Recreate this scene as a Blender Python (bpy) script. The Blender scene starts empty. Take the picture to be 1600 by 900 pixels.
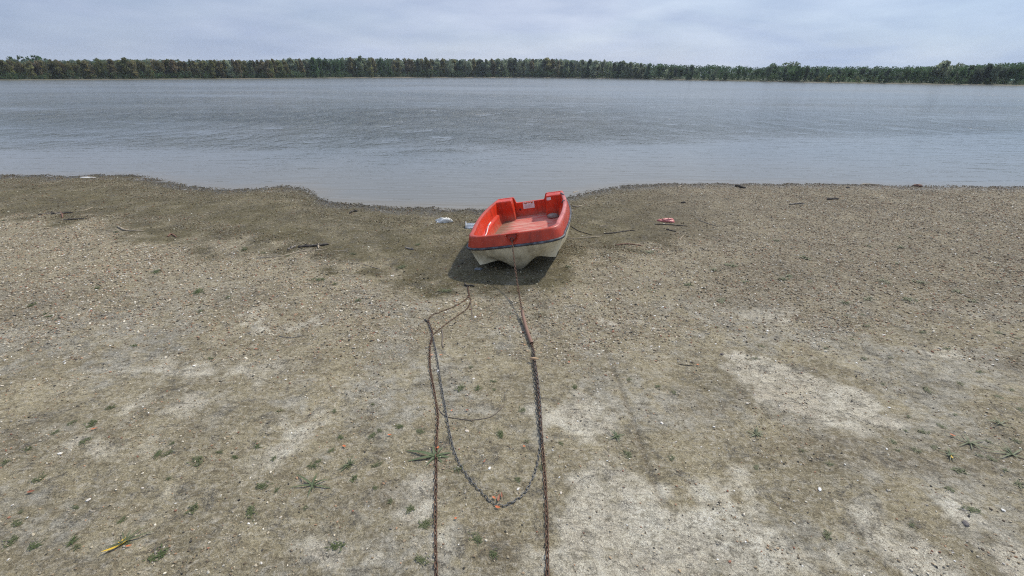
import bpy, bmesh, math, random
import numpy as np
from mathutils import Vector, Matrix

random.seed(7)
rng = np.random.default_rng(7)
scene = bpy.context.scene
COL = scene.collection

# ------------------------------------------------------------------ camera, world, sun, exposure
CAM_H, FPX, HORIZON, ROLL = 2.42, 711.0, 114.0, math.radians(0.29)   # photo is 1600 x 900
PITCH = math.atan((450 - HORIZON) / FPX)
cam = bpy.data.cameras.new('camera')
cam.sensor_width = 36.0
cam.lens = FPX / 1600 * 36.0
cam.clip_start, cam.clip_end = 0.05, 12000
camo = bpy.data.objects.new('camera', cam)
COL.objects.link(camo)
camo.location = (0, 0, CAM_H)
camo.rotation_euler = (Matrix.Rotation(math.pi / 2 - PITCH, 3, 'X') @ Matrix.Rotation(ROLL, 3, 'Z')).to_euler()
scene.camera = camo

SUN_EL, SUN_AZ = 50.0, 42.0            # azimuth counted from +x towards +y
world = bpy.data.worlds.new('World')
scene.world = world
world.use_nodes = True
wn, wl = world.node_tree.nodes, world.node_tree.links
wn.clear()
w_out = wn.new('ShaderNodeOutputWorld')
w_bg = wn.new('ShaderNodeBackground'); w_bg.inputs['Strength'].default_value = 0.1
sky = wn.new('ShaderNodeTexSky'); sky.sky_type = 'NISHITA'; sky.sun_disc = False
sky.sun_elevation = math.radians(SUN_EL)
sky.sun_rotation = math.radians(90 - SUN_AZ)
sky.air_density, sky.dust_density, sky.ozone_density = 1.0, 1.2, 1.5
tc = wn.new('ShaderNodeTexCoord')
mp = wn.new('ShaderNodeMapping'); mp.inputs['Scale'].default_value = (2.0, 2.0, 9.0)
cn = wn.new('ShaderNodeTexNoise'); cn.inputs['Scale'].default_value = 1.5
cn.inputs['Detail'].default_value = 7; cn.inputs['Roughness'].default_value = 0.55; cn.inputs['Distortion'].default_value = 0.6
wl.new(tc.outputs['Generated'], mp.inputs['Vector']); wl.new(mp.outputs['Vector'], cn.inputs['Vector'])
cr = wn.new('ShaderNodeValToRGB')
cr.color_ramp.elements[0].position = 0.30; cr.color_ramp.elements[0].color = (0.78, 0.78, 0.78, 1)
cr.color_ramp.elements[1].position = 0.62; cr.color_ramp.elements[1].color = (0.97, 0.97, 0.97, 1)
wl.new(cn.outputs['Fac'], cr.inputs['Fac'])
cn2 = wn.new('ShaderNodeTexNoise'); cn2.inputs['Scale'].default_value = 3.1; cn2.inputs['Detail'].default_value = 8
wl.new(mp.outputs['Vector'], cn2.inputs['Vector'])
cc = wn.new('ShaderNodeValToRGB')
cc.color_ramp.elements[0].position = 0.33; cc.color_ramp.elements[0].color = (2.95, 3.5, 4.8, 1)
cc.color_ramp.elements[1].position = 0.70; cc.color_ramp.elements[1].color = (3.95, 4.45, 5.6, 1)
wl.new(cn2.outputs['Fac'], cc.inputs['Fac'])
wm = wn.new('ShaderNodeMixRGB')
w_sep = wn.new('ShaderNodeSeparateXYZ'); wl.new(tc.outputs['Generated'], w_sep.inputs[0])
w_el = wn.new('ShaderNodeValToRGB')
w_el.color_ramp.elements[0].position = 0.16; w_el.color_ramp.elements[0].color = (1, 1, 1, 1)
w_el.color_ramp.elements[1].position = 0.75; w_el.color_ramp.elements[1].color = (0.90, 0.90, 0.90, 1)
wl.new(w_sep.outputs['Z'], w_el.inputs['Fac'])
w_mul = wn.new('ShaderNodeMath'); w_mul.operation = 'MULTIPLY'
wl.new(cr.outputs['Color'], w_mul.inputs[0]); wl.new(w_el.outputs['Color'], w_mul.inputs[1])
wl.new(w_mul.outputs[0], wm.inputs['Fac']); wl.new(sky.outputs['Color'], wm.inputs['Color1']); wl.new(cc.outputs['Color'], wm.inputs['Color2'])
w_x = wn.new('ShaderNodeValToRGB')       # thin bright cloud ahead, clearer to both sides
for i_, (p_, c_) in enumerate([(0.0, (.80, .84, .88)), (0.45, (1.06, 1.06, 1.05)), (0.62, (1.10, 1.10, 1.08)), (1.0, (.86, .97, 1.04))]):
    el_ = w_x.color_ramp.elements[i_] if i_ < 2 else w_x.color_ramp.elements.new(p_)
    el_.position = p_; el_.color = (*c_, 1)
w_xm = wn.new('ShaderNodeMath'); w_xm.operation = 'MULTIPLY_ADD'; w_xm.inputs[1].default_value = 0.64; w_xm.inputs[2].default_value = 0.5
wl.new(w_sep.outputs['X'], w_xm.inputs[0]); wl.new(w_xm.outputs[0], w_x.inputs['Fac'])
w_m2 = wn.new('ShaderNodeMixRGB'); w_m2.blend_type = 'MULTIPLY'; w_m2.inputs['Fac'].default_value = 1.0
wl.new(wm.outputs['Color'], w_m2.inputs['Color1']); wl.new(w_x.outputs['Color'], w_m2.inputs['Color2'])
w_up = wn.new('ShaderNodeMapRange')      # the veil is brighter higher up, towards the sun
w_up.inputs['From Min'].default_value, w_up.inputs['From Max'].default_value = 0.12, 0.8
w_up.inputs['To Min'].default_value, w_up.inputs['To Max'].default_value = 1.0, 1.4
wl.new(w_sep.outputs['Z'], w_up.inputs['Value'])
w_m3 = wn.new('ShaderNodeMixRGB'); w_m3.blend_type = 'MULTIPLY'; w_m3.inputs['Fac'].default_value = 1.0
wl.new(w_m2.outputs['Color'], w_m3.inputs['Color1']); wl.new(w_up.outputs['Result'], w_m3.inputs['Color2'])
wl.new(w_m3.outputs['Color'], w_bg.inputs['Color']); wl.new(w_bg.outputs['Background'], w_out.inputs['Surface'])

sun = bpy.data.lights.new('sun', 'SUN')
sun.energy, sun.angle, sun.color = 2.75, math.radians(2.4), (1.0, 0.92, 0.78)
suno = bpy.data.objects.new('sun', sun)
COL.objects.link(suno)
e_, a_ = math.radians(SUN_EL), math.radians(SUN_AZ)
SUNV = Vector((math.cos(e_) * math.cos(a_), math.cos(e_) * math.sin(a_), math.sin(e_)))
suno.rotation_euler = SUNV.to_track_quat('Z', 'Y').to_euler()
suno.location = (20, 20, 40)
vs = scene.view_settings
vs.view_transform, vs.look, vs.gamma, vs.exposure = 'Standard', 'None', 1.0, 0.50
scene.cycles.filter_width = 1.15
scene.cycles.use_denoising = False
scene.cycles.sample_clamp_direct, scene.cycles.sample_clamp_indirect = 2.2, 2.0
vs.use_curve_mapping = False

# ------------------------------------------------------------------ measuring helpers
SLOPE, WATER_Z = -0.018, -0.215


def ray(px, py):
    X, Y = px - 800, 450 - py
    c, s = math.cos(ROLL), math.sin(ROLL)
    x, y = X * c - Y * s, X * s + Y * c
    return np.array([x, FPX * math.cos(PITCH) + y * math.sin(PITCH), -FPX * math.sin(PITCH) + y * math.cos(PITCH)])


def ground_at(px, py):                 # the beach falls evenly towards the water
    d = ray(px, py)
    t = -CAM_H / (d[2] - SLOPE * d[1])
    return t * d[0], t * d[1]


def water_at(px, py):
    d = ray(px, py)
    t = (WATER_Z - CAM_H) / d[2]
    return t * d[0], t * d[1]


def vnoise(x, y, seed=0):
    xi, yi = np.floor(x).astype(np.int64), np.floor(y).astype(np.int64)
    fx, fy = x - xi, y - yi
    fx, fy = fx * fx * (3 - 2 * fx), fy * fy * (3 - 2 * fy)

    def h(a, b):
        n = (a * 374761393 + b * 668265263 + seed * 974711) & 0xFFFFFFFF
        n = ((n ^ (n >> 13)) * 1274126177) & 0xFFFFFFFF
        return ((n ^ (n >> 16)) & 0xFFFF) / 65535.0
    return (h(xi, yi) * (1 - fx) + h(xi + 1, yi) * fx) * (1 - fy) + (h(xi, yi + 1) * (1 - fx) + h(xi + 1, yi + 1) * fx) * fy


def fbm(x, y, octs=4, seed=0, gain=0.5):
    a, s, t = 1.0, 0.0, 0.0
    for o in range(octs):
        s = s + a * vnoise(x * 2 ** o + 17.3 * o, y * 2 ** o - 9.1 * o, seed + o)
        t += a
        a *= gain
    return s / t


def sstep(a, b, x):
    t = np.clip((x - a) / (b - a), 0, 1)
    return t * t * (3 - 2 * t)


SHORE_PX = [(-900, 262), (-300, 268), (0, 273), (60, 274), (110, 277), (150, 273), (215, 274), (245, 278), (265, 285), (300, 291), (345, 295),
            (400, 294), (440, 291), (470, 292), (488, 299), (500, 310), (530, 318), (570, 321), (620, 324), (680, 327), (740, 328), (800, 327),
            (850, 322), (880, 312), (905, 302), (935, 296), (980, 290), (1030, 288), (1100, 287), (1200, 288), (1300, 288.5),
            (1400, 290), (1500, 291), (1600, 292), (1900, 293), (2600, 296)]
SH = np.array([water_at(*p) for p in SHORE_PX])


def shore_y(x):
    y = np.interp(x, SH[:, 0], SH[:, 1])
    return y + 0.30 * (fbm(x * 1.7, x * 0 + 3.3, 4, 91) - 0.5) + 0.20 * (fbm(x * 8, x * 0 + 1.7, 3, 92) - 0.5)


def blob(x, y, px, py, rx, ry, rot=0.0):    # soft spot at a photo pixel, radii in metres
    cx, cy = ground_at(px, py)
    c, s = math.cos(rot), math.sin(rot)
    u, v = (x - cx) * c + (y - cy) * s, -(x - cx) * s + (y - cy) * c
    d = np.sqrt((u / rx) ** 2 + (v / ry) ** 2)
    return np.clip(1.25 - d, 0, 1)


FURROW = [ground_at(*p) for p in [(945, 545), (955, 575), (972, 615), (985, 650), (1000, 690), (1012, 730), (1035, 790)]]


def seg_dist(x, y, pts):
    best = np.full(np.shape(x), 1e9)
    for (ax, ay), (bx, by) in zip(pts[:-1], pts[1:]):
        dx, dy = bx - ax, by - ay
        t = np.clip(((x - ax) * dx + (y - ay) * dy) / (dx * dx + dy * dy), 0, 1)
        best = np.minimum(best, np.hypot(x - ax - t * dx, y - ay - t * dy))
    return best


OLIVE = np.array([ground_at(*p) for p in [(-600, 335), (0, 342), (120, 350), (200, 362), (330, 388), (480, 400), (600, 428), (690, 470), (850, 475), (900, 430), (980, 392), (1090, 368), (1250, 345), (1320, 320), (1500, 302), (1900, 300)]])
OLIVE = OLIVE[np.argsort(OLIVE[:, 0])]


def masks(x, y):
    n1 = fbm(x * 0.8, y * 0.8, 5, 11)
    n2 = fbm(x * 3.1, y * 3.1, 5, 23)
    n3 = fbm(x * 9, y * 9, 4, 31)
    sy = shore_y(x)
    dsh = sy - y                                           # metres inland
    pale = 0 * x
    for b, k in [((1215, 600, .46, .55, .3), 1.6), ((1310, 640, .60, .34, 0), 1.45), ((900, 650, .38, .42, .2), .85), ((960, 800, .55, .5, 0), 1), ((1150, 830, .6, .35, .3), .9),
                 ((1000, 880, .7, .25, 0), .85), ((1380, 850, .85, .32, -.3), .7), ((1480, 800, .4, .2, -.4), .8), ((610, 875, .3, .17, 0), .8), ((650, 770, .2, .25, 0), .75),
                 ((370, 622, .40, .25, 0), .62), ((985, 500, .55, .32, 0), .75), ((1180, 492, .8, .25, 0), .75), ((690, 870, .12, .25, 0), .7), ((850, 640, .3, .3, 0), .7),
                 ((1560, 880, .5, .2, 0), .7), ((1260, 880, .9, .22, 0), .85), ((1130, 760, .45, .2, .4), .7), ((1450, 560, .7, .3, .2), .55), ((1090, 500, .5, .3, 0), .7),
                 ((300, 600, 1.3, .7, -.2), .5), ((480, 690, .8, .4, 0), .45), ((540, 860, .4, .15, 0), .6), ((150, 720, 1.0, .5, -.3), .42), ((420, 500, 1.2, .5, 0), .45)]:
        pale = np.maximum(pale, blob(x, y, *b) * k)
    pale = sstep(0.30, 0.70, pale * 0.70 + (n2 - 0.5) * 1.05 + (n3 - .5) * .75 + 0.06) * sstep(0.02, .5, pale)
    grey = sstep(0.50, 0.62, fbm(x * 1.7 + 40, y * 1.7, 5, 57) * .75 + n3 * .25) * sstep(6.2, 4.2, y) * 0.75
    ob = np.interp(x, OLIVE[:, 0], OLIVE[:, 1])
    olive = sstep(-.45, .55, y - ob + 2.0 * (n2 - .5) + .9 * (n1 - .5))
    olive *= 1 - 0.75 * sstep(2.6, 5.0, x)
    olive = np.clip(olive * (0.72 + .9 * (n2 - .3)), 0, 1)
    gravel = sstep(3.0, 5.2, y + 2.2 * (n1 - .5)) * (0.45 + 0.9 * (fbm(x * 1.1, y * 1.1 + 50, 4, 77) - 0.25))
    gravel = np.clip(gravel * (1 - .75 * olive * sstep(0.9, 2, dsh)), 0, 1)
    gravel = np.maximum(gravel, sstep(0.8, 0.1, dsh) * 0.95)
    gravel = np.maximum(gravel, 0.95 * sstep(.45, 0.05, np.abs(y - np.interp(x, [-9, -6.6, -3.3, -2.6, -1], [8.6, 8.5, 6.9, 6.2, 5.6]) + .8 * (n2 - .5))) * sstep(-2, -3, x))
    gravel = np.maximum(gravel, 0.9 * sstep(.6, 0.1, np.abs(y - np.interp(x, [.5, 1.2, 2.0, 3.2], [6.6, 7.0, 6.7, 7.6]) + .6 * (n2 - .5))) * sstep(.6, .9, x) * sstep(3.6, 2.8, x))
    gravel = np.clip(gravel + sstep(.55, .72, n2) * 0.35 * sstep(2.2, 3.5, y), 0.03, 1) * (1 - .5 * pale)
    wet = sstep(0.80, 0.05, dsh + 0.9 * (n2 - .5))
    dark = np.clip(sstep(0.035, 0.0, seg_dist(x + .05 * (n3 - .5), y, FURROW)) * .55 * sstep(.25, .45, n3), 0, 1)
    for b in [(1400, 715, 1.0, .2, -.1), (1290, 690, .5, .15, 0), (600, 765, .30, .16, 0), (780, 850, .16, .3, 0), (90, 880, .5, .1, -.2), (1080, 640, .35, .3, .3), (20, 480, .8, .5, 0), (1600, 570, .5, .3, 0)]:
        dark = np.maximum(dark, blob(x, y, *b) * .55 * (0.4 + 1.2 * (n2 - .2)))
    dark = np.maximum(dark, .62 * sstep(1.6, 3.6, x + 1.2 * (n1 - .5)) * sstep(3.6, 5.6, y + 1.6 * (n1 - .5)) * (.55 + .9 * (n2 - .25)))
    return pale, grey, olive, gravel, wet, np.clip(dark, 0, 1)


def ground_z(x, y):
    x, y = np.asarray(x, float), np.asarray(y, float)
    dsh = shore_y(x) - y
    z = SLOPE * np.maximum(y, -5)
    # meet the water line whatever the plane does there, then fall away under water
    tgt = WATER_Z + 0.022 * dsh
    k = sstep(2.2, 0.0, dsh)
    z = z * (1 - k) + np.where(dsh > 0, tgt, WATER_Z + np.maximum(0.05 * dsh, -1.5)) * k
    fade = sstep(0.0, 0.8, dsh) * 0.75 + 0.25
    z = z + fade * (0.030 * (fbm(x * .9, y * .9, 3, 3) - .5) + 0.030 * (fbm(x * 3.5, y * 3.5, 4, 5, .55) - .5))
    z = z + 0.010 * (fbm(x * 14, y * 14, 3, 9, .6) - .5) * np.where(dsh > -0.3, 1, 0)
    z = z - 0.014 * sstep(0.04, 0.0, seg_dist(x, y, FURROW))
    return z


def gz(x, y):
    return float(ground_z(np.array([x]), np.array([y]))[0])


def P(px, py, up=0.0):                 # a point standing on the beach at this photo pixel
    x, y = ground_at(px, py)
    return Vector((x, y, gz(x, y) + up))


# ------------------------------------------------------------------ node helpers
def material(name):
    m = bpy.data.materials.new(name)
    m.use_nodes = True
    return m, m.node_tree, m.node_tree.nodes['Principled BSDF']


def N(t, kind, **kw):
    n = t.nodes.new('ShaderNode' + kind)
    for k, v in kw.items():
        if k in n.inputs:
            n.inputs[k].default_value = v
        else:
            setattr(n, k, v)
    return n


def attr(t, name):
    return N(t, 'Attribute', attribute_name=name)


def mix(t, fac, a, b, mode='MIX'):
    n = N(t, 'MixRGB', blend_type=mode)
    for s, v in (('Fac', fac), ('Color1', a), ('Color2', b)):
        if isinstance(v, bpy.types.NodeSocket):
            t.links.new(v, n.inputs[s])
        elif isinstance(v, (int, float)):
            n.inputs[s].default_value = v if s == 'Fac' else (v, v, v, 1)
        else:
            n.inputs[s].default_value = (*v, 1)
    return n.outputs['Color']


def math_(t, op, a, b=0.0, clamp=False):
    n = N(t, 'Math', operation=op, use_clamp=clamp)
    for i, v in ((0, a), (1, b)):
        if isinstance(v, bpy.types.NodeSocket):
            t.links.new(v, n.inputs[i])
        else:
            n.inputs[i].default_value = v
    return n.outputs[0]


def ramp(t, fac, stops):
    n = N(t, 'ValToRGB')
    el = n.color_ramp.elements
    while len(el) > 1:
        el.remove(el[-1])
    for i, (p, c) in enumerate(stops):
        e = el[0] if i == 0 else el.new(p)
        e.position = p
        e.color = (*c, 1) if not isinstance(c, (int, float)) else (c, c, c, 1)
    t.links.new(fac, n.inputs['Fac'])
    return n.outputs['Color']


def coords(t, kind='Object', scale=None, rot=None):
    n = N(t, 'TexCoord').outputs[kind]
    if scale is not None or rot is not None:
        m = N(t, 'Mapping')
        if scale is not None:
            m.inputs['Scale'].default_value = scale
        if rot is not None:
            m.inputs['Rotation'].default_value = rot
        t.links.new(n, m.inputs['Vector'])
        n = m.outputs['Vector']
    return n


def noise(t, vec, scale, detail=4, rough=0.55, dist=0.0):
    n = N(t, 'TexNoise', Scale=scale, Detail=detail, Roughness=rough, Distortion=dist)
    t.links.new(vec, n.inputs['Vector'])
    return n.outputs['Fac']


def voronoi(t, vec, scale, feature='F1', out='Distance', rnd=1.0):
    n = N(t, 'TexVoronoi', feature=feature, Scale=scale, Randomness=rnd)
    t.links.new(vec, n.inputs['Vector'])
    return n.outputs[out]


def bump(t, bsdf, height, strength=0.5, dist=0.01, prev=None):
    n = N(t, 'Bump', Strength=strength, Distance=dist)
    t.links.new(height, n.inputs['Height'])
    if prev is not None:
        t.links.new(prev, n.inputs['Normal'])
    t.links.new(n.outputs['Normal'], bsdf.inputs['Normal'])
    return n.outputs['Normal']


def setc(t, b, col, rough=None):
    if isinstance(col, bpy.types.NodeSocket):
        t.links.new(col, b.inputs['Base Color'])
    else:
        b.inputs['Base Color'].default_value = (*col, 1)
    if rough is not None:
        if isinstance(rough, bpy.types.NodeSocket):
            t.links.new(rough, b.inputs['Roughness'])
        else:
            b.inputs['Roughness'].default_value = rough


# ------------------------------------------------------------------ object helpers
def mesh_obj(name, verts, faces, mat=None, parent=None, smooth=True, loc=None):
    me = bpy.data.meshes.new(name)
    me.from_pydata([tuple(v) for v in verts], [], [tuple(f) for f in faces])
    me.validate()
    me.polygons.foreach_set('use_smooth', [smooth] * len(me.polygons))
    me.update()
    o = bpy.data.objects.new(name, me)
    COL.objects.link(o)
    if mat:
        me.materials.append(mat)
    if parent:
        o.parent = parent
    if loc is not None:
        o.location = loc
    return o


def big_mesh(name, V, F, mat, smooth=False, attrs=None, colors=None):
    """V (n,3), F (m,k) numpy arrays"""
    me = bpy.data.meshes.new(name)
    n, (m, k) = len(V), F.shape
    me.vertices.add(n)
    me.vertices.foreach_set('co', np.ascontiguousarray(V, np.float32).ravel())
    me.loops.add(m * k)
    me.loops.foreach_set('vertex_index', np.ascontiguousarray(F, np.int32).ravel())
    me.polygons.add(m)
    me.polygons.foreach_set('loop_start', np.arange(0, m * k, k, dtype=np.int32))
    me.polygons.foreach_set('loop_total', np.full(m, k, np.int32))
    me.polygons.foreach_set('use_smooth', np.full(m, smooth, bool))
    for nm, a in (attrs or {}).items():
        me.attributes.new(nm, 'FLOAT', 'POINT').data.foreach_set('value', np.ascontiguousarray(a, np.float32))
    if colors is not None:
        c = np.ones((n, 4), np.float32)
        c[:, :3] = colors
        me.attributes.new('tint', 'FLOAT_COLOR', 'POINT').data.foreach_set('color', c.ravel())
    me.update(calc_edges=True)
    me.materials.append(mat)
    o = bpy.data.objects.new(name, me)
    COL.objects.link(o)
    return o


def tag(o, label=None, cat=None, group=None, kind=None):
    for k, v in (('label', label), ('category', cat), ('group', group), ('kind', kind)):
        if v:
            o[k] = v
    return o


def thing(name, label, cat, loc=(0, 0, 0), rot=(0, 0, 0), group=None):
    o = bpy.data.objects.new(name, None)
    o.empty_display_size = 0.1
    COL.objects.link(o)
    o.location, o.rotation_euler = loc, rot
    return tag(o, label, cat, group)


def tube(path, radii, seg=7, cap=True, jit=0.0):
    """swept tube -> verts, faces"""
    path = [Vector(p) for p in path]
    V, F = [], []
    n = len(path)
    up = Vector((0.03, 0.02, 1))
    for i, p in enumerate(path):
        tg = (path[min(i + 1, n - 1)] - path[max(i - 1, 0)]).normalized()
        a = tg.cross(up)
        if a.length < 1e-3:
            a = tg.cross(Vector((1, 0, 0)))
        a.normalize()
        b = a.cross(tg).normalized()
        r = radii[i] if hasattr(radii, '__len__') else radii
        for k in range(seg):
            th = 2 * math.pi * k / seg
            rr = r * (1 + random.uniform(-jit, jit))
            V.append(p + a * (rr * math.cos(th)) + b * (rr * math.sin(th)))
    for i in range(n - 1):
        for k in range(seg):
            F.append((i * seg + k, i * seg + (k + 1) % seg, (i + 1) * seg + (k + 1) % seg, (i + 1) * seg + k))
    if cap:
        F.append(tuple(range(seg))[::-1])
        F.append(tuple((n - 1) * seg + k for k in range(seg)))
    return V, F


def join(*parts):
    V, F = [], []
    for v, f in parts:
        o = len(V)
        V += list(v)
        F += [tuple(i + o for i in q) for q in f]
    return V, F


def resample(pts, step):
    pts = [Vector(p) for p in pts]
    # Catmull-Rom first, then even spacing
    dense = []
    for i in range(len(pts) - 1):
        p0, p1, p2, p3 = pts[max(i - 1, 0)], pts[i], pts[i + 1], pts[min(i + 2, len(pts) - 1)]
        for k in range(24):
            t = k / 24
            dense.append(0.5 * ((2 * p1) + (p2 - p0) * t + (2 * p0 - 5 * p1 + 4 * p2 - p3) * t * t + (3 * p1 - p0 - 3 * p2 + p3) * t ** 3))
    dense.append(pts[-1])
    out, acc = [dense[0]], 0.0
    for a, b in zip(dense[:-1], dense[1:]):
        d = (b - a).length
        while acc + d >= step and d > 1e-9:
            a = a.lerp(b, (step - acc) / d)
            out.append(a.copy())
            d = (b - a).length
            acc = 0.0
        acc += d
    return out


# ------------------------------------------------------------------ materials of the setting
def ground_material():
    m, t, b = material('dry_river_mud')
    v = coords(t)
    A = {k: attr(t, k).outputs['Fac'] for k in ('pale', 'grey', 'olive', 'gravel', 'wet', 'dark')}
    c = mix(t, ramp(t, noise(t, v, 2.3, 6, .6), [(.35, 0.0), (.65, 1.0)]), (.330, .285, .182), (.270, .231, .145))
    c = mix(t, math_(t, 'MULTIPLY', ramp(t, noise(t, v, 6.5, 8, .68, .4), [(.47, 0.0), (.62, 1.0)]), .45), c, (.175, .142, .088))
    c = mix(t, math_(t, 'MULTIPLY', A['grey'], ramp(t, noise(t, v, 9, 8, .7, .6), [(.40, 0.1), (.56, 1.0)])), c, (.345, .330, .280))
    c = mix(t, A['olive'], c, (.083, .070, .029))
    pf_ = math_(t, 'MULTIPLY', A['pale'], ramp(t, noise(t, v, 8, 9, .72, .5), [(.36, .3), (.52, .95)]))
    c = mix(t, pf_, c, (.63, .585, .470))
    c = mix(t, A['dark'], c, (.115, .090, .058))
    c = mix(t, .8, c, ramp(t, noise(t, v, 1.1, 7, .68, .5), [(.34, .34), (.5, .5), (.66, .68)]), 'OVERLAY')
    # flaky crust: light flecks and dark pits a few centimetres across
    fl = noise(t, v, 24, 8, .74, .9)
    open_ = math_(t, 'SUBTRACT', 1.0, math_(t, 'MULTIPLY', A['olive'], .7))
    c = mix(t, math_(t, 'MULTIPLY', ramp(t, fl, [(.51, 0.0), (.60, 1.0)]), math_(t, 'MULTIPLY', open_, .6)), c, (.46, .42, .34))
    c = mix(t, math_(t, 'MULTIPLY', ramp(t, fl, [(.39, 1.0), (.485, 0.0)]), .5), c, (.085, .070, .045))
    # clusters of dark grit
    cl = noise(t, v, 5.5, 8, .75, .7)
    c = mix(t, math_(t, 'MULTIPLY', ramp(t, cl, [(.525, 0.0), (.60, 1.0)]), ramp(t, noise(t, v, 75, 4, .7), [(.42, .1), (.58, .9)])), c, (.085, .080, .070))
    # streaks dragged across the silt
    vs_ = coords(t, scale=(8, 30, 8), rot=(0, 0, .55))
    st = noise(t, vs_, 1.0, 6, .7, .8)
    c = mix(t, math_(t, 'MULTIPLY', ramp(t, st, [(.53, 0.0), (.62, 1.0)]), math_(t, 'MULTIPLY', open_, .35)), c, (.42, .39, .32))
    c = mix(t, math_(t, 'MULTIPLY', ramp(t, st, [(.37, 1.0), (.47, 0.0)]), .4), c, (.10, .085, .06))
    # cracks, clearest in the pale crust
    vw = N(t, 'VectorMath', operation='ADD')
    wob = N(t, 'TexNoise', Scale=7.0, Detail=5.0)
    t.links.new(v, wob.inputs['Vector'])
    sc = N(t, 'VectorMath', operation='SCALE', Scale=.16)
    t.links.new(wob.outputs['Color'], sc.inputs[0])
    t.links.new(v, vw.inputs[0]); t.links.new(sc.outputs[0], vw.inputs[1])
    ck = voronoi(t, vw.outputs[0], 19, 'DISTANCE_TO_EDGE')
    crack = math_(t, 'MULTIPLY', ramp(t, ck, [(.0, 1.0), (.08, 0.0)]), ramp(t, noise(t, v, 5, 4, .6), [(.45, 0.0), (.54, 1.0)]))
    ckp = math_(t, 'ADD', math_(t, 'MULTIPLY', A['pale'], .30), .10)
    c = mix(t, math_(t, 'MULTIPLY', crack, ckp, True), c, (.10, .085, .06))
    # grit
    vr = N(t, 'TexVoronoi', Scale=62.0); t.links.new(v, vr.inputs['Vector'])
    sep = N(t, 'SeparateColor'); t.links.new(vr.outputs['Color'], sep.inputs[0])
    pc = ramp(t, sep.outputs[0], [(.0, (.045, .04, .03)), (.20, (.10, .08, .055)), (.42, (.22, .165, .105)), (.64, (.32, .26, .18)), (.85, (.46, .41, .32)), (1.0, (.70, .64, .54))])
    pgrav = math_(t, 'ADD', math_(t, 'MULTIPLY', A['gravel'], .60), .10)
    pf = math_(t, 'MULTIPLY', ramp(t, sep.outputs[1], [(.35, 0.0), (.45, 1.0)]), pgrav, True)
    pf2 = math_(t, 'MULTIPLY', pf, ramp(t, vr.outputs['Distance'], [(.35, 1.0), (.6, 0.0)]))
    c = mix(t, pf2, c, pc)
    vr2 = N(t, 'TexVoronoi', Scale=190.0); t.links.new(v, vr2.inputs['Vector'])
    c = mix(t, .5, c, ramp(t, vr2.outputs['Color'], [(.1, .2), (.5, .5), (.9, .82)]), 'OVERLAY')
    wetc = mix(t, 1.0, c, (.46, .45, .42), 'MULTIPLY')
    c = mix(t, A['wet'], c, wetc)
    rough = math_(t, 'SUBTRACT', .95, math_(t, 'MULTIPLY', A['wet'], .72))
    setc(t, b, c, rough)
    b.inputs['Specular IOR Level'].default_value = .25
    p = bump(t, b, noise(t, v, 18, 8, .72, .5), .8, .045)
    p = bump(t, b, fl, .6, .03, p)
    inv = math_(t, 'SUBTRACT', 1.0, vr.outputs['Distance'])
    p = bump(t, b, math_(t, 'MULTIPLY', inv, pf), .7, .012, p)
    bump(t, b, vr2.outputs['Distance'], .4, .004, p)
    return m


def water_material():
    m, t, b = material('river_water')
    v = coords(t)
    setc(t, b, mix(t, attr(t, 'shallow').outputs['Fac'], mix(t, ramp(t, noise(t, v, .05, 3), [(.4, 0.0), (.6, 1.0)]), (.112, .128, .128), (.130, .138, .128)), (.165, .145, .105)), attr(t, 'wind').outputs['Fac'])
    b.inputs['IOR'].default_value = 1.333
    b.inputs['Specular IOR Level'].default_value = .5
    # wind patches
    gust = ramp(t, noise(t, coords(t, scale=(.018, .06, 1)), 1.0, 4, .6, .6), [(.38, 0.1), (.62, 1.0)])
    near = attr(t, 'calm').outputs['Fac']
    grp_ = ramp(t, noise(t, coords(t, scale=(.55, .40, 1), rot=(0, 0, .1)), 1.0, 5, .68, .4), [(.36, .2), (.62, 1.9)])
    amp = math_(t, 'MULTIPLY', math_(t, 'MULTIPLY', gust, near), grp_)
    w1 = noise(t, coords(t, scale=(2.4, 2.6, 1), rot=(0, 0, .18)), 1.0, 4, .6, .35)
    w2 = noise(t, coords(t, scale=(5.0, 11.0, 1), rot=(0, 0, -.12)), 1.0, 4, .6, .3)
    w3 = noise(t, coords(t, scale=(.5, 3.4, 1), rot=(0, 0, -.04)), 1.0, 3, .5, .4)
    w0 = noise(t, coords(t, scale=(.75, .62, 1), rot=(0, 0, .1)), 1.0, 3, .55, .3)
    h = math_(t, 'ADD', math_(t, 'ADD', math_(t, 'MULTIPLY', w1, .13), math_(t, 'MULTIPLY', w0, .20)), math_(t, 'MULTIPLY', w2, .030))
    p = bump(t, b, math_(t, 'MULTIPLY', h, amp), 1.0, 1.0)
    h2 = math_(t, 'MULTIPLY_ADD', w3, .022)
    bump(t, b, math_(t, 'ADD', math_(t, 'MULTIPLY', w3, .022), math_(t, 'MULTIPLY', w2, .004)), 1.0, 1.0, p)
    return m


def tint_material(name, rough=.85, bumpy=0.0, var=.25, spec=.3):
    m, t, b = material(name)
    c = attr(t, 'tint').outputs['Color']
    n = noise(t, coords(t), 90, 4, .6)
    c = mix(t, var, c, ramp(t, n, [(.3, .2), (.7, .8)]), 'OVERLAY')
    setc(t, b, c, rough)
    b.inputs['Specular IOR Level'].default_value = spec
    if bumpy:
        bump(t, b, n, bumpy, .004)
    return m


M_GROUND, M_WATER = ground_material(), water_material()
M_PEBBLE = tint_material('pebble_stone', .8, .3)

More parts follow.
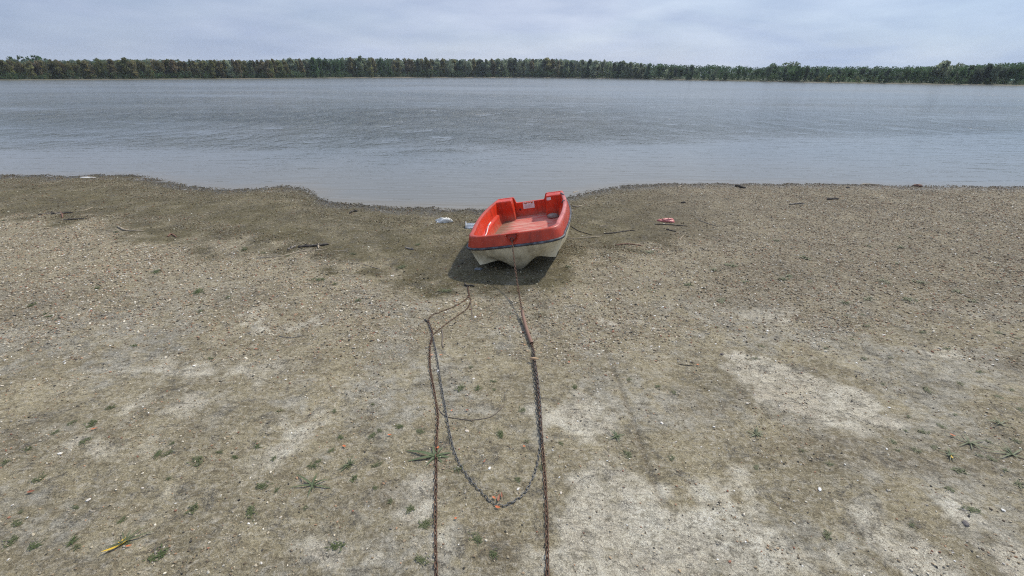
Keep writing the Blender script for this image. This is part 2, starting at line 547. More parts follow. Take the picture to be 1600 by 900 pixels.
# ------------------------------------------------------------------ ground: one sheet, finest near the camera
ys = [-25, -15, -8, -4, -2, -.6, .3, .9]
y = 1.1
while y < 15.5:
    ys.append(y)
    y += max(0.011, 0.0042 * y)
ys += [15.8, 16.5, 18, 21, 26, 34, 45]
xs = list(np.arange(-6.2, 6.2001, 0.0165))
stp, x = 0.0165, 6.2
ext = []
while x < 80:
    stp = min(stp * 1.03, 8)
    x += stp
    ext.append(x)
xs = np.array([-e for e in ext[::-1]] + xs + ext)
ys = np.array(ys)
GX, GY = np.meshgrid(xs, ys)
gx, gy = GX.ravel(), GY.ravel()
gzv = ground_z(gx, gy)
nx, ny = len(xs), len(ys)
idx = np.arange(nx * ny).reshape(ny, nx)
GF = np.stack([idx[:-1, :-1], idx[:-1, 1:], idx[1:, 1:], idx[1:, :-1]], -1).reshape(-1, 4)
mk = dict(zip(('pale', 'grey', 'olive', 'gravel', 'wet', 'dark'), masks(gx, gy)))
ground = big_mesh('ground', np.stack([gx, gy, gzv], 1), GF, M_GROUND, True, mk)
tag(ground, kind='structure')

# ------------------------------------------------------------------ water sheet
wy = np.concatenate([np.arange(8.5, 16, .1), np.arange(16, 60, .6), np.arange(60, 880, 20)])
wx = np.concatenate([-np.arange(200, 1500, 40)[::-1], np.arange(-180, -40, 3), np.arange(-40, 40, .8), np.arange(40, 181, 3), np.arange(200, 1500, 40)])
WX, WY = np.meshgrid(wx, wy)
wxx, wyy = WX.ravel(), WY.ravel()
off = wyy - shore_y(wxx)
off2 = off + 3.5 * (fbm(wxx * .18, wyy * .6, 4, 19) - .5)
calm = sstep(0.2, 15.0, off2) * (1 - .72 * sstep(-8, 14, wxx + 6 * (fbm(wxx * .1, wyy * .1, 3, 8) - .5))) + .04
nxw = len(wx)
wi = np.arange(len(wxx)).reshape(len(wy), nxw)
water = big_mesh('river_water', np.stack([wxx, wyy, np.full(len(wxx), WATER_Z)], 1),
                 np.stack([wi[:-1, :-1], wi[:-1, 1:], wi[1:, 1:], wi[1:, :-1]], -1).reshape(-1, 4), M_WATER, True, {'calm': calm, 'shallow': sstep(7.0, 0.0, off) * .55 + sstep(.9, 0.0, off) * .45, 'wind': .05 + .06 * sstep(1.0, 20, off) + .10 * sstep(15, 90, off)})
tag(water, kind='structure')

# ------------------------------------------------------------------ far bank
WATERLINE = [(0, 125.5), (200, 124.5), (400, 123.5), (500, 122.5), (600, 121.7), (700, 121.5), (800, 121.6), (900, 122.5), (1000, 124), (1100, 126), (1200, 127.7), (1300, 129.5), (1400, 131), (1500, 132.5), (1600, 134)]
TREETOP = [(0, 94), (100, 93.5), (200, 92.5), (300, 93.5), (400, 94), (480, 91.5), (560, 90), (600, 91), (700, 92), (800, 92), (860, 91.5), (930, 94.5), (960, 96), (1000, 98.5), (1050, 99.5), (1130, 101.5), (1180, 104), (1200, 103), (1240, 102), (1300, 103), (1400, 103.5), (1450, 101.5), (1500, 101), (1530, 99.5), (1600, 97)]
bank_px = np.linspace(0, 1600, 161)
bank_line = np.array([water_at(p, np.interp(p, *zip(*WATERLINE))) for p in bank_px])
lx, ly = bank_line[0]
rx_, ry_ = bank_line[-1]
bank_line = np.vstack([[(lx - 900, ly - 10), (lx - 300, ly - 12), (lx - 80, ly - 8)], bank_line, [(rx_ + 80, ry_ - 8), (rx_ + 300, ry_ - 12), (rx_ + 900, ry_ - 10)]])


def bank_y(x):
    return float(np.interp(x, bank_line[:, 0], bank_line[:, 1]))


m_bank, t, b = material('bank_mud')
setc(t, b, mix(t, ramp(t, noise(t, coords(t, scale=(.06, .06, .8)), 1.0, 6, .6), [(.4, 0.0), (.6, 1.0)]), (.17, .145, .105), (.09, .08, .055)), .95)
rows = []
for k, (dy, z) in enumerate([(-6, -.6), (0, WATER_Z - .02), (.6, -.10), (1.6, .04), (3.2, .18), (6, .32), (9, .36)]):
    j = 0 if k in (0, 1) or k > 5 else .22
    rows.append([(x + 0, yv + dy + random.uniform(-j, j) * 1.5, WATER_Z + (z - WATER_Z + random.uniform(-j, j) * .25) * min(1.0, (yv / 300) ** 1.3)) for x, yv in bank_line])
V = [p for r in rows for p in r]
nb = len(bank_line)
F = [(r * nb + i, r * nb + i + 1, (r + 1) * nb + i + 1, (r + 1) * nb + i) for r in range(len(rows) - 1) for i in range(nb - 1)]
tag(mesh_obj('far_bank', V, F, m_bank), kind='structure')
m_fg, t, b = material('far_grass')
setc(t, b, mix(t, noise(t, coords(t), .2, 6), (.045, .060, .022), (.075, .080, .035)), .9)
V = [(x, yv + dy, WATER_Z + (z - WATER_Z) * min(1.0, (yv / 300) ** 1.3)) for dy, z in [(3.0, .15), (4.5, .34), (9, .42), (40, .6), (300, 1.0), (560, 1.3)] for x, yv in bank_line]
F = [(r * nb + i, r * nb + i + 1, (r + 1) * nb + i + 1, (r + 1) * nb + i) for r in range(5) for i in range(nb - 1)]
tag(mesh_obj('far_meadow', V, F, m_fg), kind='structure')


# ------------------------------------------------------------------ trees on the far bank
def crown_arrays(kind, n, seed):
    """leaf clump quads spread through a crown of unit height (z 0..1)"""
    r = np.random.default_rng(seed)
    pts, tone = [], []
    if kind == 'poplar':
        lobes = [((r.normal(0, .06), r.normal(0, .06), .08 + .80 * i / 8), ((.175 + r.normal(0, .02)) * math.sin(math.pi * (.27 + .56 * i / 8)) ** .8 + .015, .12)) for i in range(9)]
    elif kind == 'round':
        lobes = [((.28 * math.cos(a) * q, .28 * math.sin(a) * q, z), (.19, .15)) for a, q, z in
                 [(r.uniform(0, 6.28), r.uniform(.3, 1), r.uniform(.12, .87) ** 1) for _ in range(15)]]
    elif kind == 'open':
        lobes = [((.36 * math.cos(a) * q, .36 * math.sin(a) * q, z), (.13, .10)) for a, q, z in
                 [(r.uniform(0, 6.28), r.uniform(.05, 1) * (1.15 - .5 * zz), zz) for zz in r.uniform(.22, .93, 20)]]
    else:  # bush
        lobes = [((.42 * math.cos(a) * q, .42 * math.sin(a) * q, z), (.26, .24)) for a, q, z in
                 [(r.uniform(0, 6.28), r.uniform(.1, 1), r.uniform(.12, .72)) for _ in range(10)]]
    per = n // len(lobes)
    for (cx, cy, cz), (rh, rv) in lobes:
        d = r.normal(size=(per, 3))
        d /= np.linalg.norm(d, axis=1, keepdims=True)
        q = r.uniform(.45, 1.05, (per, 1)) ** .6
        pts.append(np.array([cx, cy, cz]) + d * q * np.array([rh, rh, rv]))
        tone += [r.uniform(.68, 1.38)] * per
    pts = np.vstack(pts)
    pts[:, 2] = np.clip(pts[:, 2], .01, 1.04)
    k = len(pts)
    a = r.normal(size=(k, 3)); a /= np.linalg.norm(a, axis=1, keepdims=True)
    bq = np.cross(a, r.normal(size=(k, 3))); bq /= np.linalg.norm(bq, axis=1, keepdims=True)
    s = r.uniform(.022, .050, (k, 1))
    e = r.uniform(.5, 1.0, (k, 1))
    V = np.stack([pts - a * s - bq * s * e, pts + a * s - bq * s * e * .6, pts + a * s * .8 + bq * s * e, pts - a * s * .7 + bq * s * e * .8], 1).reshape(-1, 3)
    F = np.arange(4 * k).reshape(-1, 4)
    shade = np.repeat(r.uniform(.75, 1.25, (k, 1)) * np.array(tone)[:, None], 4, 0)
    return V, F, shade


def leaf_material(name, c1, c2):
    m, t, b = material(name)
    oi = N(t, 'ObjectInfo')
    c = mix(t, oi.outputs['Random'], c1, c2)
    c = mix(t, 1.0, c, attr(t, 'tint').outputs['Color'], 'MULTIPLY')
    rnd2 = math_(t, 'FRACT', math_(t, 'MULTIPLY', oi.outputs['Random'], 17.31))
    c = mix(t, 1.0, c, ramp(t, rnd2, [(0.0, .62), (1.0, 1.3)]), 'MULTIPLY')
    setc(t, b, c, .75)
    b.inputs['Specular IOR Level'].default_value = .2
    tr_n = N(t, 'BsdfTranslucent'); t.links.new(c, tr_n.inputs['Color'])
    ms = N(t, 'MixShader', Fac=.55)
    t.links.new(b.outputs[0], ms.inputs[1]); t.links.new(tr_n.outputs[0], ms.inputs[2])
    t.links.new(ms.outputs[0], t.nodes['Material Output'].inputs['Surface'])
    return m


LEAF = {
    'olive': leaf_material('olive_foliage', (.165, .185, .080), (.225, .200, .105)),
    'brown': leaf_material('browning_foliage', (.250, .205, .130), (.185, .190, .100)),
    'silver': leaf_material('silver_green_foliage', (.270, .305, .215), (.185, .225, .140)),
    'dark': leaf_material('dark_green_foliage', (.066, .120, .056), (.100, .150, .075)),
    'teal': leaf_material('dull_green_foliage', (.150, .190, .130), (.100, .145, .098)),
    'yellow': leaf_material('yellowing_foliage', (.19, .165, .045), (.15, .155, .055)),
}
m_bark, t, b = material('bark')
setc(t, b, mix(t, noise(t, coords(t, scale=(6, 6, 1)), 2, 5), (.09, .075, .055), (.17, .15, .12)), .95)
CROWN = {}
for kind in ('poplar', 'round', 'bush', 'open'):
    CROWN[kind] = []
    for i in range(5 if kind in ('poplar', 'round') else 3):
        V, F, sh = crown_arrays(kind, 900 if kind != 'bush' else 420, 100 + i * 7 + len(kind))
        o = big_mesh('crown', V, F, LEAF['olive'], False, None, np.repeat(sh, 3, 1))
        me = o.data
        bpy.data.objects.remove(o)
        CROWN[kind].append(me)
TRUNK = []
for i in range(3):
    pth = [(0, 0, -.03), (.006, 0, .12), (-.006 + .008 * i, .004, .3), (.006, -.006, .5), (0, 0, .78)]
    parts = [tube(pth, [.022, .017, .014, .011, .004], 6)]
    for k in range(5):
        a = k * 2.3 + i
        z0 = .25 + .1 * k
        parts.append(tube([(0, 0, z0), (.08 * math.cos(a), .08 * math.sin(a), z0 + .07), (.13 * math.cos(a), .13 * math.sin(a), z0 + .16)], [.008, .006, .003], 4))
    o = mesh_obj('trunk', *join(*parts), m_bark)
    TRUNK.append(o.data)
    bpy.data.objects.remove(o)
CROWN_MATS = {}


def crown_mesh(kind, var, leaf):
    key = (kind, var, leaf)
    if key not in CROWN_MATS:
        me = CROWN[kind][var % len(CROWN[kind])].copy()
        me.materials[0] = LEAF[leaf]
        CROWN_MATS[key] = me
    return CROWN_MATS[key]


def add_tree(px, back, top_px, kind, leaf, width, label, group=None, name='tree', low=True):
    wx_, wy_ = water_at(px, np.interp(px, *zip(*WATERLINE)))
    y = wy_ + back
    d = ray(px, top_px)
    tt = y / d[1]
    x, ztop = tt * d[0], CAM_H + tt * d[2]
    z0 = -.05 if y < 230 else .15
    hgt = max(ztop - z0, 1.0)
    r = thing(name, label, 'tree', (x, y, z0), (0, 0, random.uniform(0, 6.28)), group)
    c = bpy.data.objects.new('crown', crown_mesh(kind, random.randrange(5), leaf)); COL.objects.link(c)
    c.parent = r
    c.scale = (hgt * width, hgt * width, hgt * (1.0 if low else 1.0))
    k = bpy.data.objects.new('trunk', TRUNK[random.randrange(3)]); COL.objects.link(k)
    k.parent = r
    k.scale = (hgt, hgt, hgt * .95)
    return r


def row_kind(px):
    if px < 290:
        return random.choice([('round', 'olive', .50), ('round', 'olive', .42), ('poplar', 'olive', 1.0), ('round', 'brown', .42), ('poplar', 'brown', .9)]), ('broad olive green tree in the left part of the far tree line', 'olive trees of the far bank')
    if px < 480:
        return random.choice([('poplar', 'brown', .8), ('poplar', 'brown', .7), ('poplar', 'olive', .85), ('poplar', 'silver', .8)]), ('narrow browning poplar in the dry looking stretch of the far tree line', 'browning poplars of the far bank')
    if px < 620:
        return random.choice([('poplar', 'silver', .9), ('round', 'dark', .45), ('poplar', 'olive', .8), ('poplar', 'dark', .9)]), ('dense mixed green poplar left of centre in the far tree line', 'mixed poplars of the far bank')
    if px < 1010:
        return random.choice([('poplar', 'silver', .85), ('poplar', 'silver', 1.05), ('poplar', 'teal', .95), ('poplar', 'olive', .85), ('poplar', 'brown', .75), ('round', 'silver', .42)]), ('tall narrow grey green poplar in the middle of the far tree line', 'grey green poplars of the far bank')
    return random.choice([('round', 'teal', .55), ('round', 'dark', .55), ('round', 'teal', .6), ('poplar', 'teal', 1.0), ('round', 'dark', .65)]), ('rounded dark green tree in the right part of the far tree line', 'dark rounded trees of the far bank')


px = -14.0
while px < 1616:
    (kind, leaf, wd), (lab, grp) = row_kind(px)
    top = np.interp(px, *zip(*TREETOP)) + random.choice([random.uniform(-2.6, -.4), random.uniform(-.8, .8), random.uniform(-.4, 2.4)])
    if px > 1010:
        top += random.uniform(0, 7)
    add_tree(px, random.uniform(4, 10), top, kind, leaf, wd * random.uniform(.85, 1.15), lab, grp, 'poplar_tree' if kind == 'poplar' else 'riverside_tree')
    px += random.uniform(5.2, 9.0) if px < 1010 else random.uniform(7, 10.5)
# trees that stand out
add_tree(1481, 9, 90.5, 'open', 'silver', .85, 'tallest pale green tree, loose crown rising above the right tree line', None, 'riverside_tree')
add_tree(1495, 10, 96, 'round', 'silver', .8, 'light green tree just right of the tallest pale tree', None, 'riverside_tree')
add_tree(1238, 30, 94.5, 'round', 'teal', 1.35, 'dome shaped crown bulging above the tree line right of centre', None, 'riverside_tree')
add_tree(1210, 26, 98.5, 'round', 'dark', .9, 'smaller rounded dark crown left of the dome shaped tree', None, 'riverside_tree')
for p, tp, lab in [(11, 86.5, 'dark tree crown poking above the tree line at far left, first of five'), (22, 84.5, 'tallest of the dark crowns poking above the far left tree line'), (42, 84, 'dark bushy crown above the tree line after the first gap at left'),
                   (53, 87, 'dark crown touching the bushy one above the far left tree line'), (69, 87.5, 'last dark crown standing alone above the far left tree line')]:
    add_tree(p, 30, tp, 'round', 'dark', .7, lab, None, 'riverside_tree')
add_tree(1008, 3.5, 112, 'bush', 'silver', 1.0, 'low silver willow where the poplars end at the water', None, 'willow_tree')
add_tree(1003, 5, 104, 'round', 'silver', .9, 'taller silver willow behind the low one where the poplars end', None, 'willow_tree')
add_tree(1046, 4, 103.5, 'bush', 'silver', .95, 'broad silver grey willow alone against the dark trees', None, 'willow_tree')
add_tree(1020, 4.5, 107, 'bush', 'teal', .9, 'dull green willow between the two silver willows', None, 'willow_tree')
add_tree(1118, 4, 106, 'bush', 'teal', .9, 'dull green willow left of the bare sandy patch on the bank', None, 'willow_tree')
for p, tp, lab in [(1282, 116, 'yellowing shrub right of the dome shaped tree'), (1342, 118, 'small yellow green shrub at the far waterline'), (1300, 113, 'tall yellowish shrub right of the dome tree'),
                   (1366, 119, 'yellow shrub nearest the stony waterline right of centre'), (1552, 118, 'yellow brown shrub left of the green roofed pontoon'), (840, 117.5, 'small round green shrub below the grey poplars')]:
    add_tree(p, 4.5, tp, 'bush', 'yellow', .9, lab, None, 'shrub')


def mass(name, items, leaf, n):
    Vs, Fs, Ss, o = [], [], [], 0
    for x, y, z, w, h, kind in items:
        V, F, s = crown_arrays(kind, n, random.randrange(10 ** 6))
        a = random.uniform(0, 6.28)
        V2 = V.copy()
        V2[:, 0] = (V[:, 0] * math.cos(a) - V[:, 1] * math.sin(a)) * w + x
        V2[:, 1] = (V[:, 0] * math.sin(a) + V[:, 1] * math.cos(a)) * w + y
        V2[:, 2] = V[:, 2] * h + z
        Vs.append(V2); Fs.append(F + o); Ss.append(s * random.uniform(.8, 1.25)); o += len(V)
    ob = big_mesh(name, np.vstack(Vs), np.vstack(Fs), LEAF[leaf], False, None, np.repeat(np.vstack(Ss), 3, 1))
    return tag(ob, kind='stuff')


left_items, right_items, under_items = [], [], []
for row, (bk, dtop) in enumerate([(16, 1.0), (24, .5), (36, .2)]):
    px = -420.0
    while px < 2020:
        y = water_at(px, np.interp(px, *zip(*WATERLINE)))[1] + bk + random.uniform(-3, 3)
        d = ray(px, np.interp(px, *zip(*TREETOP)) + dtop + random.uniform(-1.2, 2.0))
        tt = y / d[1]
        h = CAM_H + tt * d[2] - .5
        (right_items if px > 1000 else left_items).append((tt * d[0], y, .5, h * (.95 if px > 1000 else 1.3), h * (1.0 if 0 < px < 1600 else 1.05), 'round' if px > 1000 else 'poplar'))
        px += random.uniform(6, 9)
px = -420.0
while px < 2020:
    y = water_at(px, np.interp(px, *zip(*WATERLINE)))[1] + random.uniform(1.6, 6)
    h = random.uniform(1.5, 4.4) * y / 220
    under_items.append((y * ray(px, 118)[0] / ray(px, 118)[1], y, -.15, h * 1.3, h, 'bush'))
    px += random.uniform(3, 6)
mass('poplar_wood', left_items, 'teal', 230)
mass('dark_wood', right_items, 'dark', 260)
mass('undergrowth', under_items, 'dark', 110)

# ------------------------------------------------------------------ green roofed pontoon and white boat far away
m_gr, t, b = material('green_roof_paint'); setc(t, b, mix(t, noise(t, coords(t), 3), (.20, .42, .34), (.26, .50, .40)), .5)
m_wh, t, b = material('white_paint'); setc(t, b, mix(t, noise(t, coords(t), 2), (.75, .75, .73), (.6, .6, .58)), .5)
m_dkw, t, b = material('dark_timber'); setc(t, b, mix(t, noise(t, coords(t), 8), (.06, .05, .04), (.12, .10, .08)), .9)


def boxm(c, s, bev=0.0):
    bm = bmesh.new()
    bmesh.ops.create_cube(bm, size=1)
    bmesh.ops.scale(bm, vec=s, verts=bm.verts)
    bmesh.ops.translate(bm, vec=c, verts=bm.verts)
    if bev:
        bmesh.ops.bevel(bm, geom=bm.edges[:], offset=bev, segments=2, affect='EDGES')
    V = [v.co.copy() for v in bm.verts]
    for i, v in enumerate(bm.verts):
        v.index = i
    F = [tuple(v.index for v in f.verts) for f in bm.faces]
    bm.free()
    return V, F


fx, fy = water_at(1580, 132.5)
pt = thing('pontoon', 'green roofed pontoon moored below the trees at the far right bank', 'pontoon', (fx, fy - .5, WATER_Z))
mesh_obj('float', *join(boxm((0, 0, .12), (3.0, 1.6, .3), .05), boxm((0, 0, .30), (2.9, 1.5, .06))), m_dkw, pt, False)
for sx in (-1.25, 1.25):
    for sy in (-.6, .6):
        mesh_obj('post', *tube([(sx, sy, .3), (sx, sy, 1.32)], .04, 6), m_dkw, pt)
mesh_obj('roof', *([(-1.55, -.9, 1.3), (1.55, -.9, 1.3), (1.55, .9, 1.3), (-1.55, .9, 1.3), (-1.5, 0, 1.62), (1.5, 0, 1.62), (-1.55, -.9, 1.24), (1.55, -.9, 1.24), (1.55, .9, 1.24), (-1.55, .9, 1.24)],
                 [(0, 1, 5, 4), (2, 3, 4, 5), (0, 4, 3), (1, 2, 5), (6, 7, 1, 0), (7, 8, 2, 1), (8, 9, 3, 2), (9, 6, 0, 3), (9, 8, 7, 6)]), m_gr, pt, False)
mesh_obj('counter', *boxm((.1, -.3, .58), (1.2, .5, .5), .03), m_wh, pt, False)


def small_hull(L, B, H):
    V, F = [], []
    n = 9
    for i in range(n):
        u = i / (n - 1)
        w = B / 2 * (1 - u ** 3) ** .6 if u < 1 else .01
        z = H * (1 + .25 * u * u)
        V += [(u * L - L / 2, -w, z), (u * L - L / 2, -w * .6, .02 + .2 * H * u ** 3), (u * L - L / 2, w * .6, .02 + .2 * H * u ** 3), (u * L - L / 2, w, z), (u * L - L / 2, w * .85, z), (u * L - L / 2, w * .5, .2 * H), (u * L - L / 2, -w * .5, .2 * H), (u * L - L / 2, -w * .85, z)]
    for i in range(n - 1):
        for k in range(8):
            F.append((i * 8 + k, i * 8 + (k + 1) % 8, (i + 1) * 8 + (k + 1) % 8, (i + 1) * 8 + k))
    F.append((0, 1, 2, 3, 4, 5, 6, 7))
    return V, F


fx, fy = water_at(704, 121.2)
wb_ = thing('rowing_boat', 'tiny white boat drawn up on the far bank below the poplars', 'boat', (fx, fy + 1.2, WATER_Z + .12), (0, 0, .5))
mesh_obj('hull', *small_hull(4.2, 1.5, .6), m_wh, wb_)
mesh_obj('thwart', *boxm((-.2, 0, .45), (.25, 1.1, .05)), m_dkw, wb_, False)

# ------------------------------------------------------------------ the red dinghy
def red_material(name, dirt, chalk, c1, c2):
    m, t, b = material(name)
    v = coords(t)
    c = mix(t, ramp(t, noise(t, v, 3, 5, .6), [(.4, 0.0), (.62, 1.0)]), c1, c2)
    # sun bleached, chalky patches
    c = mix(t, math_(t, 'MULTIPLY', ramp(t, noise(t, coords(t, scale=(7, 2.2, 7)), 1.3, 7, .65), [(.42, 0.0), (.66, 1.0)]), min(chalk, .22)), c, (.58, .14, .08))
    if chalk > .5:                      # the outside is bleached along its starboard rim only
        sx2 = N(t, 'SeparateXYZ'); t.links.new(v, sx2.inputs[0])
        rimm = math_(t, 'MULTIPLY', ramp(t, sx2.outputs['X'], [(.52, 0.0), (.66, 1.0)]), ramp(t, sx2.outputs['Z'], [(.50, 0.0), (.55, 1.0)]))
        c = mix(t, math_(t, 'MULTIPLY', rimm, ramp(t, noise(t, v, 5, 6), [(.3, .4), (.6, .95)])), c, (.60, .22, .20))
    # scuffs and scratches
    sc_ = noise(t, coords(t, scale=(60, 9, 45), rot=(0, .3, .2)), 1.0, 4, .7, .5)
    c = mix(t, math_(t, 'MULTIPLY', ramp(t, sc_, [(.66, 0.0), (.72, 1.0)]), .4), c, (.55, .22, .15))
    # silt left behind, thickest low down
    if dirt:
        sepx = N(t, 'SeparateXYZ'); t.links.new(v, sepx.inputs[0])
        low = ramp(t, sepx.outputs['Z'], [(.17, 1.0), (.33, 0.0)])
        dn = ramp(t, noise(t, v, 11, 7, .7, .5), [(.35, 0.1), (.62, 1.0)])
        c = mix(t, math_(t, 'MULTIPLY', math_(t, 'MULTIPLY', low, dn), dirt), c, (.27, .225, .165))
    c = mix(t, math_(t, 'MULTIPLY', ramp(t, noise(t, coords(t, scale=(14, 14, 3.0)), 1.0, 7, .72, .4), [(.48, 0.0), (.62, 1.0)]), .5), c, (.21, .030, .016))
    c = mix(t, math_(t, 'MULTIPLY', ramp(t, noise(t, v, 55, 6, .75), [(.60, 0.0), (.68, 1.0)]), .4), c, (.45, .18, .12))
    n2 = noise(t, v, 40, 5, .6)
    setc(t, b, c, ramp(t, n2, [(.3, .28), (.7, .52)]))
    b.inputs['Specular IOR Level'].default_value = .35
    b.inputs['Coat Weight'].default_value = .06
    b.inputs['Coat Roughness'].default_value = .25
    bump(t, b, n2, .08, .003)
    return m


M_RED = red_material('red_gelcoat', .65, .15, (.62, .036, .006), (.52, .026, .006))
M_REDTOP = red_material('red_gelcoat_outside', 0, .9, (.44, .036, .008), (.33, .026, .007))  # darker than the inside red: shade of the outer side put into the colour
m_floor, t, b = material('dirty_red_floor')
v = coords(t)
c = mix(t, noise(t, v, 4, 5), (.42, .05, .035), (.50, .09, .07))
ridge = noise(t, coords(t, scale=(2.2, 17, 1)), 1.0, 5, .65, .7)
c = mix(t, math_(t, 'MULTIPLY', ramp(t, ridge, [(.42, 0.0), (.58, 1.0)]), .9), c, (.54, .27, .215))
c = mix(t, ramp(t, noise(t, v, 7, 8, .7), [(.50, 0.0), (.72, .6)]), c, (.36, .27, .20))
sx_ = N(t, 'SeparateXYZ'); t.links.new(v, sx_.inputs[0])
c = mix(t, ramp(t, math_(t, 'ADD', sx_.outputs['X'], math_(t, 'MULTIPLY', noise(t, v, 6, 5), .3)), [(-.0, 0.0), (.001, 0.0)]), c, c)
edge = ramp(t, math_(t, 'ADD', math_(t, 'MULTIPLY', sx_.outputs['X'], -1.0), math_(t, 'MULTIPLY', math_(t, 'SUBTRACT', noise(t, v, 5, 6, .6), .5), .35)), [(.25, 0.0), (.42, 1.0)])
c = mix(t, math_(t, 'MULTIPLY', edge, .8), c, (.13, .085, .045))
setc(t, b, c, .75)
bump(t, b, ridge, .3, .01)
m_hull, t, b = material('cream_gelcoat')
v = coords(t)
c = mix(t, noise(t, v, 3, 5), (.68, .61, .43), (.58, .51, .35))
c = mix(t, math_(t, 'MULTIPLY', ramp(t, noise(t, coords(t, scale=(9, 9, 2.2)), 1.0, 7, .7, .3), [(.46, 0.0), (.68, 1.0)]), .75), c, (.26, .215, .13))
c = mix(t, math_(t, 'MULTIPLY', ramp(t, noise(t, v, 16, 6, .7), [(.58, 0.0), (.7, 1.0)]), .4), c, (.20, .17, .11))
sz_ = N(t, 'SeparateXYZ'); t.links.new(v, sz_.inputs[0])
mudl = math_(t, 'ADD', sz_.outputs['Z'], math_(t, 'MULTIPLY', math_(t, 'SUBTRACT', noise(t, v, 9, 6, .7), .5), .22))
c = mix(t, math_(t, 'MULTIPLY', ramp(t, mudl, [(-.03, 1.0), (.09, 0.0)]), .6), c, (.24, .20, .135))
setc(t, b, c, .55)
m_rub, t, b = material('black_rubber')
setc(t, b, mix(t, ramp(t, noise(t, coords(t), 14, 5), [(.45, 0.0), (.7, 1.0)]), (.022, .024, .03), (.12, .13, .15)), .5)
m_lab, t, b = material('white_sticker'); setc(t, b, mix(t, noise(t, coords(t), 30, 5), (.78, .77, .74), (.62, .60, .56)), .5)
m_org, t, b = material('orange_print'); setc(t, b, mix(t, noise(t, coords(t), 60, 3), (.62, .20, .03), (.55, .10, .03)), .5)
m_blk, t, b = material('black_print'); setc(t, b, mix(t, noise(t, coords(t), 60, 3), (.05, .03, .03), (.10, .05, .05)), .6)
m_grp, t, b = material('grey_print'); setc(t, b, mix(t, noise(t, coords(t), 60, 3), (.45, .36, .36), (.35, .30, .30)), .6)


def rust_material(name, c1, c2, rough=.75, metal=.3):
    m, t, b = material(name)
    v = coords(t)
    c = mix(t, ramp(t, noise(t, v, 28, 5, .65), [(.38, 0.0), (.62, 1.0)]), c1, c2)
    setc(t, b, c, rough)
    b.inputs['Metallic'].default_value = metal
    bump(t, b, noise(t, v, 300, 3), .3, .002)
    return m


M_RUST = rust_material('rusty_iron', (.075, .040, .026), (.15, .085, .055))
M_DKCHAIN = rust_material('dark_iron', (.045, .040, .038), (.10, .085, .07), .6, .45)
M_GALV = rust_material('dull_galvanised_iron', (.085, .088, .088), (.17, .165, .155), .55, .5)

LB = 2.42
w_poly = np.polyfit([.3, 1.1, 1.8, LB], [.672, .735, .715, .635], 3)
BN, BB = 3.7, .36


def rail_z(y):
    return .395 - .012 * y


def outline(inset, tarr):
    """right half from bow centre to stern; tarr in 0..1"""
    out = []
    W = np.polyval(w_poly, BB) - inset
    for s in tarr:
        if s < .42:
            th = (s / .42) * math.pi / 2
            x = W * math.sin(th) ** (2 / BN)
            y = inset + BB - (BB) * math.cos(th) ** (2 / BN) if th < math.pi / 2 - 1e-9 else inset + BB
            # keep the parameter even along the front
            q = s / .42
            if q < .5:
                x = W * .86 * (q / .5)
                y = inset + BB * (1 - (1 - (x / W) ** BN) ** (1 / BN))
            else:
                qq = (q - .5) / .5
                y0 = BB * (1 - (1 - .86 ** BN) ** (1 / BN))
                u0 = math.acos(.86 ** (BN / 2)) if False else math.asin(min(1, .86 ** (BN / 2)))
                th = u0 + (math.pi / 2 - u0) * qq
                x = W * math.sin(th) ** (2 / BN)
                y = inset + BB * (1 - max(math.cos(th), 0) ** (2 / BN))
        else:
            q = (s - .42) / .58
            y = (BB + inset) + (LB - BB - inset) * q
            x = np.polyval(w_poly, y) - inset - (np.polyval(w_poly, BB + inset) - np.polyval(w_poly, BB)) * (1 - q) ** 4
        out.append((x, y))
    return out


TS = np.concatenate([np.linspace(0, .42, 90)[:-1], np.linspace(.42, 1, 90)])


def full_ring(inset):
    r = outline(inset, TS)
    return [(-x, y) for x, y in r[:0:-1]] + r


def loft(rings):
    V = [p for r in rings for p in r]
    n = len(rings[0])
    F = [(i * n + k, i * n + k + 1, (i + 1) * n + k + 1, (i + 1) * n + k) for i in range(len(rings) - 1) for k in range(n - 1)]
    return V, F


YAW, HEEL, TRIM = -.131, -.171, -.014
boat = thing('dinghy', 'red and cream plastic dinghy lying heeled on the river beach, chained at its bow', 'boat', (.073, 5.716, -.057))
Rm = Matrix.Rotation(YAW, 3, 'Z') @ Matrix.Rotation(HEEL, 3, 'Y') @ Matrix.Rotation(TRIM, 3, 'X')
boat.rotation_euler = Rm.to_euler()
BM = Matrix.Translation((.073, 5.716, -.057)) @ Rm.to_4x4()

# red outer topsides and rolled rim
RIM = .163
prof = [(.004, .012)] + [(.004 + .034 * q, .012 + (RIM - .030) * q) for q in np.linspace(.06, 1, 15)] + [(.041, RIM - .010), (.049, RIM - .002), (.060, RIM), (.078, RIM), (.090, RIM - .004), (.097, RIM - .014), (.100, RIM - .03)]
rings = []
for ins, dz in prof:
    rings.append([(x, y, rail_z(y) + dz) for x, y in full_ring(ins)])
V, F = loft(rings)
# D shaped recess pressed into the bow for the mooring eye
V2 = []
for x, y, z in V:
    dz = z - rail_z(y)
    if y < .12 and abs(x) < .14 and dz > .02 and dz < RIM - .012:
        top = RIM - .012
        d = math.sqrt((x / .085) ** 2 + ((top - dz) / .105) ** 2)
        y += .055 * float(sstep(1.0, .90, d))
    V2.append((x, y, z))
mesh_obj('topsides', V2, F, M_REDTOP, boat)
